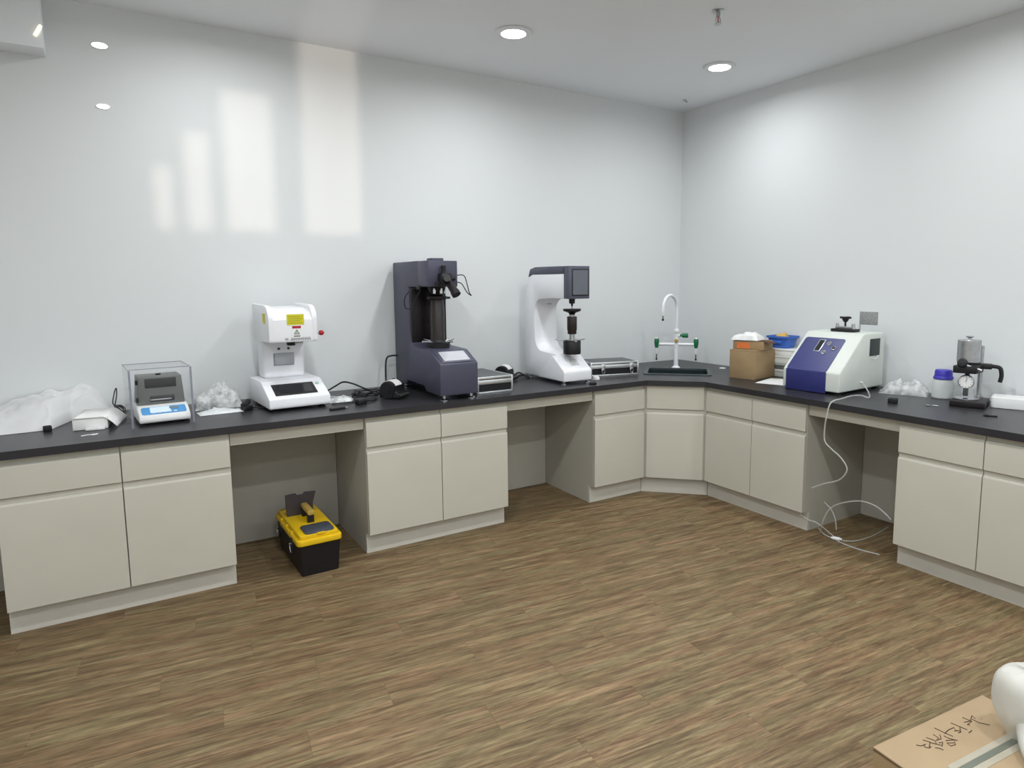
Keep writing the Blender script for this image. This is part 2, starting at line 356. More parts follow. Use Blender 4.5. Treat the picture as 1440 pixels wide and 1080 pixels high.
# sprinkler
t = thing('fire_sprinkler', 'small metal fire sprinkler head hanging from the ceiling', 'sprinkler', (-1.403, -1.694, H))
MB().lathe([(.034, -.001), (.034, -.004), (.014, -.012), (.011, -.012), (.011, -.03), (.006, -.032)]).build('escutcheon', M_STEEL, t)
for s_ in (-1, 1): MB().tube([(.009 * s_, 0, -.03), (.018 * s_, 0, -.045), (.014 * s_, 0, -.06), (.003 * s_, 0, -.068)], .0028).build('frame_arm', M_STEEL, t)
MB().cyl((0, 0, -.031), (0, 0, -.062), .003).build('bulb', M_RED, t)
MB().lathe([(.0, -.067), (.02, -.068), (.021, -.071), (0, -.072)]).build('deflector', M_STEEL, t)
t = thing('ceiling_sensor', 'tiny dark sensor fixed to the ceiling near the corner', 'sensor', (-.275, -.301, H))
MB().lathe([(.016, -.001), (.016, -.005), (.008, -.012), (0, -.013)]).build('sensor_body', M_STEEL, t)
MB().cyl((.0, 0, -.008), (.028, 0, -.016), .003).build('sensor_pin', M_BLACK, t)

# ------------------------------------------------------------------ bench: worktop with sink cut-out
SC = Vector((-.605, -.615)); ang = R_(-45)
def rot2(u, v): return (SC.x + u * math.cos(ang) - v * math.sin(ang), SC.y + u * math.sin(ang) + v * math.cos(ang))
SW, SD = .245, .185
XLB, YRB = -5.7, -3.6
def worktop():
    outer = [(-.002, -.002), (XLB, -.002), (XLB, -DC), (-A, -DC), (-DC, -A), (-DC, YRB), (-.002, YRB)]
    inner = [rot2(u, v) for u, v in rrect(-SW, SW, -SD, SD, .03, 4)]
    t = bmesh.new()
    def loop(pts):
        vs = [t.verts.new((x, y, Z)) for x, y in pts]; return [t.edges.new((vs[i], vs[(i + 1) % len(vs)])) for i in range(len(vs))]
    ed = loop(outer) + loop(inner)
    bmesh.ops.triangle_fill(t, use_beauty=True, use_dissolve=False, edges=ed)
    bmesh.ops.recalc_face_normals(t, faces=t.faces[:])
    g = bmesh.ops.extrude_face_region(t, geom=t.faces[:])
    for v in g['geom']:
        if isinstance(v, bmesh.types.BMVert): v.co.z -= TC
    bmesh.ops.recalc_face_normals(t, faces=t.faces[:])
    me = bpy.data.meshes.new('t'); t.to_mesh(me); t.free(); mb = MB(); mb.bm.from_mesh(me); return mb
wt = worktop().build('worktop', M_TOP, smooth=False)
tag(wt, 'long matt black L-shaped laboratory worktop with a cut corner', 'worktop')

# ------------------------------------------------------------------ cabinets.  local: x along the run, y out from the wall is -y, origin on the floor at the wall
PTH = .02
def front_prism(x0, x1, yf, z0, z1, cham=True):
    """drawer front or door: slab with a slanted finger lip along its top edge"""
    b = MB()
    if cham: poly = [(yf, z0), (yf, z1 - .036), (yf + .004, z1 - .026), (yf + .0085, z1 - .024), (yf + .0105, z1 - .036), (yf + PTH, z1 - .036), (yf + PTH, z0)]
    else: poly = [(yf, z0), (yf, z1 - .004), (yf + PTH, z1 - .004), (yf + PTH, z0)]
    return b.prism(poly, x0, x1, 'x', bev=.0012, seg=1)
def cabinet(name, label, loc, rz, width, n, group=None, k0=0.0, k1=0.0):
    """width along local +x, front toward local -y; origin = floor, back-left corner"""
    t = thing(name, label, 'cabinet', loc, rz, group)
    b = MB(); yb = -.06; yi = -(DD - PTH - .002)
    b.box(0, .018, yi, yb, ZD - .004, Z - TC - .001); b.box(width - .018, width, yi, yb, ZD - .004, Z - TC - .001)
    b.box(.018, width - .018, yi, yb, ZD - .004, ZD + .014); b.box(.018, width - .018, yb - .01, yb, ZD + .014, Z - TC - .001)
    b.box(.018, width - .018, yi, yi + .05, ZG - .035, ZG + .03); b.box(.018, width - .018, yi, yi + .05, ZT - .05, Z - TC - .001)
    for k in range(1, n): b.box(width * k / n - .009, width * k / n + .009, yi + .001, yb, ZD, ZT)
    b.box(0, .018, -DK + .018, yb, 0, ZD - .004); b.box(width - .018, width, -DK + .018, yb, 0, ZD - .004)
    b.build('body', M_CABIN, t, smooth=False)
    MB().box(-k0, width + k1, -DK, -DK + .018, 0, ZD - .005).build('kick_board', M_KICK, t, smooth=False)
    g = .0022
    for k in range(n):
        xa = width * k / n + g; xb = width * (k + 1) / n - g
        d = front_prism(xa, xb, -DD, ZG + .0015, ZT + .007).build('drawer_front', M_CAB, t)
        MB().box(xa, xb, -DD + .0125, -DD + PTH, ZT - .0285, ZT + .006).build('finger_rail', M_CAB, d, smooth=False)
        d = front_prism(xa, xb, -DD, ZD, ZG - .0015).build('door', M_CAB, t)
        MB().box(xa, xb, -DD + .0125, -DD + PTH, ZG - .037, ZG - .002).build('finger_rail', M_CAB, d, smooth=False)
    return t
CG = 'cream handleless base cabinets'
cabinet('base_cabinet', 'cream double base cabinet under the balance and white plastic sheeting', (X0, 0, 0), 0, X2 - X0, 2, CG)
cabinet('base_cabinet', 'cream double base cabinet right of the yellow toolbox', (X3, 0, 0), 0, X5 - X3, 2, CG)
cabinet('base_cabinet', 'cream single-door base cabinet left of the diagonal corner cabinet', (X6, 0, 0), 0, -AD - X6 - .004, 1, CG, k1=AD + .004 - AK - .002)
cabinet('base_cabinet', 'cream double base cabinet between diagonal corner cabinet and tubing alcove', (0, -AD - .004, 0), -PI / 2, (-Y2 - AD - .004), 2, CG, k0=AD + .004 - AK - .002)
cabinet('base_cabinet', 'cream double base cabinet under the gauge stand, beyond the tubing alcove', (0, Y3, 0), -PI / 2, Y3 - Y5, 2, CG)
# diagonal corner cabinet
def diagonal():
    t = thing('corner_cabinet', 'cream diagonal corner cabinet below the dark sink', 'cabinet', (-(AD + DD) / 2, -(AD + DD) / 2, 0), R_(-45), CG)
    half = (AD - DD) / math.sqrt(2); g = .010
    halfk = (AK - DK) / math.sqrt(2); off = ((AD + DD) - (AK + DK)) / math.sqrt(2)
    MB().box(-half + g, half - g, PTH + .002, PTH + .022, ZD - .004, Z - TC - .001).box(-half + g, half - g, PTH + .022, .3, ZD, ZD + .018).build('body', M_CABIN, t, smooth=False)
    MB().box(-halfk + .001, halfk - .001, off, off + .018, 0, ZD - .005).build('kick_board', M_KICK, t, smooth=False)
    MB().prism([(0, ZG + .0015), (0, ZT + .006), (PTH, ZT + .006), (PTH, ZG + .0015)], -half + g, half - g, 'x', bev=.0016, seg=1).build('drawer_front', M_CAB, t)
    f = front_prism(-half + g, half - g, 0, ZD, ZG - .0015).build('door', M_CAB, t)
    MB().box(-half + g, half - g, .0125, PTH, ZG - .037, ZG - .002).build('finger_rail', M_CAB, f, smooth=False)
    for s_ in (-1, 1):
        MB().box(s_ * half - .012, s_ * half + .012, .012, .034, ZD, Z - TC - .002).build('filler_strip', M_CABIN, t, smooth=False)
diagonal()
# knee spaces: back panel and apron under the worktop
def kneespace(loc, rz, width, l1, l2):
    o = MB().box(.003, width - .003, -NB, -NB + .016, 0, Z - TC - .001).build('back_panel', M_CABIN, None, smooth=False); o.location = loc; o.rotation_euler = (0, 0, rz)
    tag(o, l1, 'panel', 'alcove back panels')
    o = MB().box(.003, width - .003, -(DD - .025), -(DD - .043), .742, Z - TC - .001, .0012, 1).build('apron_rail', M_CAB, None); o.location = loc; o.rotation_euler = (0, 0, rz)
    tag(o, l2, 'panel', 'apron rails under the worktop')
kneespace((X2, 0, 0), 0, X3 - X2, 'cream back panel of the alcove behind the yellow toolbox', 'cream apron rail below the worktop over the yellow toolbox')
kneespace((X5, 0, 0), 0, X6 - X5, 'cream back panel of the empty alcove', 'cream apron rail below the worktop over the empty alcove')
kneespace((0, Y2, 0), -PI / 2, Y2 - Y3, 'cream back panel of the alcove with coiled clear tubing', 'cream apron rail below the worktop over the coiled clear tubing')
kneespace((-5.6, 0, 0), 0, X0 + 5.6, 'cream back panel left of the cabinet under the plastic sheeting', 'cream apron rail below the worktop left of the end cabinet')

# ------------------------------------------------------------------ sink and tap
def sink():
    t = thing('laboratory_sink', 'dark green drop-in laboratory sink set in the corner of the worktop', 'sink', (SC.x, SC.y, Z), R_(-45))
    # rim as a ring
    b = MB(); o_ = rrect(-SW - .012, SW + .012, -SD - .012, SD + .012, .03, 5); i_ = rrect(-SW + .018, SW - .018, -SD + .018, SD - .018, .03, 5)
    n = len(o_); V = []
    for pts, z in ((o_, .0008), (o_, .007), (i_, .007), (i_, -.012)): V.append([b.bm.verts.new((x, y, z)) for x, y in pts])
    for a, c in zip(V, V[1:]):
        for k in range(n): b.bm.faces.new((a[k], a[(k + 1) % n], c[(k + 1) % n], c[k]))
    b.build('rim', M_SINKR, t)
    b = MB(); V = []
    j_ = rrect(-SW + .04, SW - .04, -SD + .04, SD - .04, .03, 5)
    for pts, z in ((i_, -.008), (i_, -.05), (j_, -.26)): V.append([b.bm.verts.new((x, y, z)) for x, y in pts])
    for a, c in zip(V, V[1:]):
        for k in range(n): b.bm.faces.new((a[k], a[(k + 1) % n], c[(k + 1) % n], c[k]))
    b.bm.faces.new(V[-1]); b.build('basin', M_SINK, t)
    MB().lathe([(0, -.258), (.03, -.258), (.034, -.255), (.02, -.252), (0, -.254)]).build('drain', M_STEEL, t)
sink()
def faucet():
    t = thing('laboratory_tap', 'white gooseneck laboratory tap with green handles behind the sink', 'tap', (-.446, -.431, Z), R_(-45))
    MB().lathe([(.035, 0), (.035, .006), (.026, .012), (.018, .02), (.018, .30)]).build('column', M_WHITE, t)
    MB().lathe([(.021, .29), (.023, .295), (.023, .31), (.018, .318), (.0145, .322)]).build('collar', M_WHITE2, t)
    # gooseneck swung to the left
    dx, dy = math.cos(R_(165)), math.sin(R_(165)); r = .108; zc = .488
    # swing direction in world (-1,-.3) -> local
    wv = Matrix.Rotation(R_(45), 2) @ Vector((-.96, -.28)); dx, dy = wv.x, wv.y
    pts = [(0, 0, .31), (0, 0, .42), (0, 0, zc)] + [(dx * r * (1 - math.cos(a)), dy * r * (1 - math.sin(0) - math.cos(a)), zc + r * math.sin(a)) for a in [R_(k) for k in range(20, 181, 20)]]
    pts += [(dx * 2 * r, dy * 2 * r, zc - .03)]
    MB().tube(pts, .0125, 12).build('gooseneck', M_WHITE, t)
    e = Vector((dx * 2 * r, dy * 2 * r, zc - .03))
    nz = MB().cyl(e + Vector((0, 0, .012)), e + Vector((0, 0, -.022)), .015, .011).build('nozzle', M_WHITE2, t)
    MB().cyl(e + Vector((0, 0, -.022)), e + Vector((0, 0, -.05)), .004, .004).lathe([(0, -.062), (.009, -.058), (.010, -.05), (.005, -.044), (0, -.043)], c=tuple(e)).build('nozzle_tip', M_BLACK, nz)
    MB().tube([(-.145, 0, .195), (.145, 0, .195)], .0125, 12, False).build('cross_pipe', M_WHITE, t)
    MB().lathe([(.016, 0), (.016, .012), (0, .014)], c=(0, 0, 0), M=Matrix.Translation((0, -.012, .225)) @ Matrix.Rotation(R_(90), 4, 'X')).build('index_button', M_BRASS, t)
    k = MB().lathe([(.010, 0), (.010, .03), (.018, .032), (.019, .075), (.016, .08), (0, .081)], M=Matrix.Translation((.014, 0, .268)) @ Matrix.Rotation(R_(90), 4, 'Y')).build('side_valve', M_GREEN, t)
    MB().cyl((.005, 0, .268), (.028, 0, .268), .011).build('valve_neck', M_WHITE, k)
    for s_ in (-1, 1):
        h = MB().lathe([(.005, -.045), (.013, -.038), (.019, -.008), (.021, .018), (.016, .036), (0, .042)], c=(s_ * .158, -.004, .205)).build('valve_handle', M_GREEN, t)
        MB().lathe([(0, .043), (.008, .041), (.013, .034)], c=(s_ * .158, -.006, .2075)).build('cap_dot', M_LBLUE if False else M_WHITE2, h)
        q = MB().cyl((s_ * .158, -.004, .17), (s_ * .158, -.004, .115), .0105, .008).build('outlet', M_WHITE2, t)
        MB().cyl((s_ * .158, -.004, .115), (s_ * .158, -.004, .075), .004).lathe([(0, 0), (.007, .004), (.008, .014), (.004, .02), (0, .021)], c=(s_ * .158, -.004, .062)).build('outlet_tip', M_BLACK, q)
faucet()
o = MB().lathe([(.026, 0), (.026, .003), (.02, .006), (0, .0065)]).build('hole_cover', M_WHITE2); o.location = (-.159, -.672, Z); tag(o, 'small white round cover on the worktop near the cardboard box', 'cap')

# ------------------------------------------------------------------ instruments
def feet(t, pts, r=.016, h=.03, m=None, name='foot'):
    for x, y in pts: MB().lathe([(r * 1.25, 0), (r * 1.25, .005), (r * .5, .012), (r * .5, h)], c=(x, y, 0), seg=18).build(name, m or M_CHROME, t)

# grey-blue hardness tester (local origin: front centre on worktop, +y to the wall)
def vickers():
    t = thing('hardness_tester', 'grey-blue hardness tester with tall column, microscope and sloping touch screen', 'instrument', (-2.566, -.775, Z))
    W = .126
    b = MB(); z0 = .032
    prof = [(0, z0), (0, .222), (.145, .292), (.36, .298), (.43, .31), (.455, .34), (.465, .40), (.465, .68), (.30, .68), (.30, .842), (.74, .842), (.745, .83), (.745, z0), (.56, z0), (.53, .065), (.25, .065), (.22, z0)]
    b.prism(prof, -W, W, 'x', bev=.006, seg=2); b.build('frame', M_GREYBLUE, t)
    # head nose in front of the frame
    b = MB(); b.prism([(-W, .31), (W, .31), (.078, .165), (-W + .004, .155)], .682, .841, 'z', bev=.006); hd = b.build('head_cover', M_GREYBLUE, t)
    MB().box(-.035, .05, .30, .38, .842, .862, .006).build('top_cap', M_GREYCAP, t)
    MB().box(-W - .004, -W + .001, .27, .33, .665, .69, .002).build('side_bracket', M_BLACK, t)
    b = MB(); b.box(-.121, .121, .44, .468, .312, .681, .003); b.build('column_cover', M_BLACKM, t)
    MB().lathe([(.046, .30), (.046, .56), (.041, .57), (.041, .60), (.03, .602)], c=(.0, .31, 0)).build('screw_sleeve', mat('brown_black_sleeve', s2l(46, 38, 38), .35, var=.1), t)
    tr = MB().lathe([(.06, .600), (.065, .606), (.065, .620), (.05, .628), (.02, .632)], c=(0, .31, 0)).build('test_table', M_BLACKM, t)
    MB().box(.05, .088, .295, .325, .604, .618, .003).build('stage_clamp', M_BLACK, tr)
    b = MB(); b.lathe([(.02, .635), (.042, .64), (.055, .66), (.06, .688), (.03, .69)], c=(0, .31, 0)); tu = b.build('turret', M_BLACKM, t)
    for a in (-40, 10, 60): MB().cyl((.045 * math.sin(R_(a)), .31 - .045 * math.cos(R_(a)), .675), (.05 * math.sin(R_(a)), .31 - .05 * math.cos(R_(a)), .638), .012, .009).build('objective', M_CHROME, tu)
    # handwheel
    b = MB().lathe([(.03, .285), (.072, .29), (.074, .325), (.05, .332), (.045, .345), (.03, .346)], c=(0, .30, 0)); hub = b.build('handwheel_hub', M_BLACK, t)
    for a in (20, 110, 200, 290): MB().cyl((.06 * math.cos(R_(a)), .30 + .06 * math.sin(R_(a)), .332), (.135 * math.cos(R_(a)), .30 + .135 * math.sin(R_(a)), .342), .0065).build('spoke', M_CHROME, hub)
    # microscope
    b = MB().box(-.058, .012, .095, .162, .69, .765, .01); b.cyl((-.03, .11, .72), (-.04, .06, .735), .022).cyl((.005, .12, .73), (.035, .11, .735), .017); mc = b.build('microscope', M_BLACK, t)
    MB().cyl((-.03, .13, .765), (-.03, .13, .80), .013).cyl((-.03, .13, .80), (-.03, .13, .81), .017).build('focus_knob', M_BLACK, mc)
    MB().cyl((-.012, .11, .72), (.010, .055, .645), .024, .025).cyl((.008, .06, .652), (.014, .045, .632), .028).build('eyepiece', M_BLACKM, mc)
    MB().cyl((-.07, .12, .70), (-.09, .11, .70), .014).build('micrometer_drum', M_BLACK, mc)
    # screen on the slope
    sl = math.atan2(.292 - .222, .145)
    Ms = Matrix.Translation((0, .0725, .257)) @ Matrix.Rotation(sl, 4, 'X')
    pl = MB().box(-.105, .105, -.068, .066, .0005, .005, .002, M=Ms).build('screen_bezel', M_GREYCAP, t)
    MB().box(-.085, .085, -.052, .052, .005, .0065, M=Ms).build('touch_screen', M_SCREENL, pl, smooth=False)
    feet(t, [(-.09, .03), (.09, .03), (-.09, .66), (.09, .66)], .02, .034)
    MB().tube([(-W, .30, .675), (-W - .05, .30, .665), (-W - .085, .32, .61), (-W - .075, .33, .55), (-W - .03, .32, .555), (-W - .012, .30, .62), (-W + .01, .29, .66)], .0032).build('side_cable', M_BLACK, t)
    MB().tube([(.09, .20, .752), (.13, .18, .75), (.15, .18, .70), (.165, .18, .645), (.18, .18, .625), (.155, .19, .645), (.12, .195, .70), (.085, .20, .71)], .003).build('lamp_cable', M_BLACK, t)
vickers()

# white hardness tester with grey cap and upright display
def rockwell():
    t = thing('hardness_tester', 'white curved hardness tester with grey top and upright display', 'instrument', (-1.612, -.678, Z))
    z0 = .022; hw = .098
    prof = [(.02, z0), (.02, .10), (.12, .175), (.14, .205)] + [(.20, .205), (.30, .21)] + arc(.31, .31, .10, -90, -10, 5) + [(.415, .40)] + arc(.33, .50, .085, 0, 90, 6) + [(.20, .593), (.05, .593), (.05, .762), (.44, .762), (.49, .742), (.53, .66), (.55, .52), (.55, z0)]
    MB().prism(prof, -hw, hw, 'x', bev=.007, seg=2).build('frame', M_WHITE, t)
    MB().prism([(0, z0), (0, .088), (.008, .100), (.135, .188), (.16, .192), (.24, .11), (.34, z0)], -.119, .119, 'x', bev=.009, seg=3).build('base_housing', M_WHITE, t)
    cp = MB().prism([(.052, .762), (.052, .815), (.40, .815), (.47, .80), (.495, .744), (.445, .764)], -hw - .002, hw + .002, 'x', bev=.004).build('top_cap', M_GREYCAP, t)
    dp = MB().box(-.088, .088, -.012, .05, .592, .815, .005).build('display_housing', M_GREYCAP, t)
    MB().box(-.062, .078, -.0145, -.0115, .612, .795, .001).build('display_bezel', M_BLACK, dp)
    MB().box(-.055, .070, -.016, -.0142, .62, .787).build('display_screen', M_SCREENG, dp, smooth=False)
    i = MB().lathe([(.006, .54), (.008, .556), (.02, .558), (.022, .593)], c=(0, .075, 0)).build('indenter_holder', M_BLACK, t)
    MB().cyl((0, .075, .522), (0, .075, .545), .003, .006).build('indenter', M_STEEL, i)
    a = (.0, .075)
    hub = MB().lathe([(.06, .205), (.062, .21), (.062, .292), (.058, .298), (.02, .299)], c=(*a, 0)).build('handwheel_hub', M_BLACK, t)
    MB().lathe([(.02, .299), (.064, .300), (.066, .306), (.02, .308)], c=(*a, 0)).build('handwheel_plate', M_STEEL, hub)
    for an in (8, 128, 248): MB().cyl((.05 * math.cos(R_(an)), a[1] + .05 * math.sin(R_(an)), .298), (.122 * math.cos(R_(an)), a[1] + .122 * math.sin(R_(an)), .303), .005).build('spoke', M_STEEL, hub)
    MB().lathe([(.02, .305), (.02, .36), (.02, .48)], c=(*a, 0)).build('lead_screw', M_STEEL, t)
    MB().lathe([(.030, .345), (.032, .348), (.032, .37), (.035, .375), (.035, .462), (.033, .468), (.02, .469)], c=(*a, 0)).build('screw_cover', mat('brown_black_sleeve', s2l(46, 38, 38), .35), t)
    MB().lathe([(.018, .478), (.024, .49), (.028, .494), (.060, .505), (.063, .509), (.063, .521), (.02, .523)], c=(*a, 0)).build('anvil', M_BLACKM, t)
    sl = math.atan2(.088, .127)
    Ms = Matrix.Translation((.012, .0715, .1465)) @ Matrix.Rotation(sl, 4, 'X')
    MB().box(-.034, .034, -.032, .032, -.001, .0012, M=Ms).build('rating_plate', mat('pale_plate', s2l(206, 206, 208), .4), t, smooth=False)
    for k in range(2): MB().cyl((.015 + .02 * k, .408, .55), (.015 + .02 * k, .398, .55), .006).build('port', M_GREYDK, t)
    feet(t, [(-.10, .03), (.10, .03), (-.08, .5), (.08, .5)], .017, .024)
rockwell()

# melt flow tester
def melt_flow():
    t = thing('melt_flow_tester', 'white melt flow tester with yellow label on head and sloping dark screen', 'instrument', (-3.448, -.56, Z), R_(3.5))
    W = .168
    prof = [(0, .018), (-.004, .03), (0, .072), (.165, .148), (.178, .152), (.44, .152), (.445, .145), (.445, .018)]
    MB().prism(prof, -W, W, 'x', bev=.006, seg=2).build('base_housing', M_WHITE, t)
    MB().box(-.118, .118, .29, .43, .150, .40, .02, 4).build('column', M_WHITE, t)
    # head with raised rounded cheeks
    HW = .134
    hd = MB().prism([(.075, .378), (.072, .388), (.072, .505), (.115, .545), (.20, .566), (.425, .572), (.428, .385), (.42, .378)], -HW + .012, HW - .012, 'x', bev=.003).build('head_housing', M_WHITE, t)
    for s_ in (-1, 1):
        pr = [(.075, .378), (.070, .388), (.070, .50)] + arc(.155, .50, .085, 180, 90, 8)[1:] + [(.425, .590), (.43, .58), (.43, .385), (.42, .378)]
        xa, xb = (-HW, -HW + .028) if s_ < 0 else (HW - .028, HW)
        MB().prism(pr, xa, xb, 'x', bev=.004).build('cheek', M_WHITE, hd)
    # labels
    MB().box(-.035, .060, .0700, .0713, .475, .535).build('yellow_sticker', M_YLABEL, hd, smooth=False)
    st = MB(); 
    for r in range(4): st.box(-.028, .050 - .012 * (r % 2), .0694, .0701, .484 + r * .012, .487 + r * .012)
    st.build('sticker_print', mat('olive_print', s2l(150, 146, 40), .6), hd, smooth=False)
    ws = MB().box(-.008, .042, .0700, .0713, .402, .470).build('warning_sticker', M_PAPER, hd, smooth=False)
    MB().box(-.007, .041, .0694, .0701, .455, .469).build('red_header', M_RED, ws, smooth=False)
    tri = MB(); 
    for a, b_ in (((.003, .423), (.031, .423)), ((.031, .423), (.017, .447)), ((.017, .447), (.003, .423))): tri.tube([(a[0], .0696, a[1]), (b_[0], .0696, b_[1])], .0018, 6, False)
    tri.box(.0155, .0185, .0692, .0698, .427, .437); tri.build('warning_triangle', mat('dark_green_print', s2l(40, 80, 66), .6), ws, smooth=False)
    pr = MB()
    for k in range(6): pr.box(.0 + k * .006, .0045 + k * .006, .0694, .0701, .408, .4145)
    pr.build('sticker_caption', M_PRINT, ws, smooth=False)
    pr = MB()
    for k in range(22):
        if k in (3, 4): continue
        x = -.048 + k * .0065; pr.box(x, x + .0045, .0710, .0720, .3915, .396).box(x + .001, x + .003, .0710, .0720, .398, .4035)
        if k % 2: pr.box(x, x + .004, .0710, .0720, .3865, .389)
    pr.build('notice_text', M_PRINT, hd, smooth=False)
    o = MB().box(-HW - .0015, -HW, .13, .19, .485, .54).build('side_sticker', M_YLABEL, hd, smooth=False)
    nd = MB().cyl((.01, .17, .377), (.01, .17, .352), .028, .022).build('die_nozzle', M_BLACK, t)
    MB().cyl((.01, .16, .366), (.07, .14, .368), .005).build('piston_lever', M_STEEL, nd)
    for x in (-.03, .025): MB().cyl((x, .291, .325), (x, .284, .325), .007).build('bolt', M_GREYDK, t)
    lp = MB().box(-.062, .055, .286, .291, .225, .30, .001).build('data_plate', mat('grey_plate', s2l(178, 180, 186), .4), t)
    MB().box(-.060, -.058, .2845, .286, .227, .298).box(-.060, .052, .2845, .286, .227, .2285).build('plate_edge', M_GREYDK, lp, smooth=False)
    # screen
    sl = math.atan2(.148 - .072, .165)
    Ms = Matrix.Translation((0, .0825, .110)) @ Matrix.Rotation(sl, 4, 'X')
    sb = MB().box(-.125, .108, -.060, .056, .0005, .0035, .0015, M=Ms).build('screen_bezel', M_BLACK, t)
    MB().box(-.095, .088, -.045, .040, .0035, .0045, M=Ms).build('touch_screen', M_SCREEN, sb, smooth=False)
    MB().cyl(Ms @ Vector((.130, .035, 0)), Ms @ Vector((.130, .035, .006)), .010).build('power_button', mat('pale_green_button', s2l(170, 200, 186), .3), t)
    # side knob
    k = MB().cyl((HW, .12, .42), (HW + .03, .12, .42), .006).build('knob_stem', M_STEEL, t)
    MB().lathe([(0, -.016), (.012, -.012), (.017, 0), (.012, .012), (0, .016)], c=(HW + .036, .12, .42)).build('red_knob', M_RED, k)
    feet(t, [(-.13, .04), (.13, .04), (-.13, .40), (.13, .40)], .016, .02, M_RUBBER)
melt_flow()

# electronic balance with acrylic cover
def balance():
    rz = R_(4)
    t = thing('electronic_balance', 'white electronic density balance with blue keypad and grey chamber', 'balance', (-4.118, -.495, Z), rz)
    MB().prism([(-.075, .014), (-.080, .03), (-.072, .052), (.0, .085), (.02, .09), (.21, .09), (.22, .08), (.22, .014)], -.115, .115, 'x', bev=.007, seg=3).build('housing', M_WHITE2, t)
    sl = math.atan2(.033, .072); Ms = Matrix.Translation((0, -.037, .0685)) @ Matrix.Rotation(sl, 4, 'X')
    kp = MB().prism(rrect(-.100, .100, -.032, .032, .012), -.001, .002, 'z', M=Ms).build('keypad', M_LBLUE, t)
    MB().prism(rrect(-.062, .030, -.022, .028, .006), .002, .0032, 'z', M=Ms).build('painted_glare', M_GLARE, kp)  # glare on the middle of the keypad, put in as a pale plate
    MB().box(.025, .068, .002, .022, .002, .0036, M=Ms).build('display', mat('lcd_grey', s2l(120, 140, 150), .3), kp, smooth=False)
    for k in range(5): MB().box(-.055 + k * .024, -.040 + k * .024, -.025, -.017, .002, .0045, .001, M=Ms).build('key', M_WHITE2, kp)
    b = MB().prism([(-.108, .09), (.108, .09), (.098, .235), (-.098, .235)], .03, .19, 'y', bev=.004); ch = b.build('weighing_chamber', M_GREYBOX, t)
    MB().box(-.07, .072, .0262, .031, .178, .226, .002).build('upper_window', M_GREYDK, ch)
    MB().box(-.05, .06, .0262, .031, .105, .135, .002).build('lower_window', M_GREYDK, ch)
    MB().box(-.05, .045, .020, .0265, .112, .119, .001).build('tray_lip', M_STEEL, ch)
    MB().cyl((0, .1, .236), (0, .1, .242), .012).build('lid_knob', M_BLACK, ch)
    for z in (.12, .21): MB().box(-.112, -.101, .026, .05, z - .012, z + .012, .002).build('hinge', M_BLACK, ch)
    feet(t, [(-.095, -.05), (.095, -.05), (-.095, .19), (.095, .19)], .014, .016, M_RUBBER)
    c = thing('acrylic_cover', 'clear acrylic draught cover box standing over the balance', 'cover', (-4.122, -.600, Z), rz)
    w, d, h, th = .139, .32, .287, .004
    MB().box(-w, w, d - th, d, .0, h).build('rear_pane', M_ACR, c, smooth=False)
    for s_ in (-1, 1):
        sp = MB().box(s_ * w - th if s_ > 0 else -w, s_ * w if s_ > 0 else -w + th, .002, d - th, 0, h).build('side_pane', M_ACR, c, smooth=False)
        MB().box(s_ * w - .009 if s_ > 0 else -w, s_ * w if s_ > 0 else -w + .009, .0, .002, 0, h).build('pane_edge', M_ACR_EDGE, sp, smooth=False)
        MB().box(s_ * w - .004 if s_ > 0 else -w, s_ * w if s_ > 0 else -w + .004, 0, d, h, h + .002).build('pane_edge', M_ACR_EDGE, sp, smooth=False)
    tp = MB().box(-w + th, w - th, 0.06, d - th, h - th, h).build('top_pane', M_ACR, c, smooth=False)
    MB().box(-w + th, w - th, .058, .06, h - th, h).build('pane_edge', M_ACR_EDGE, tp, smooth=False)
    MB().box(-w, w, d, d + .001, h - .002, h + .002).build('pane_edge', M_ACR_EDGE, tp, smooth=False)
balance()

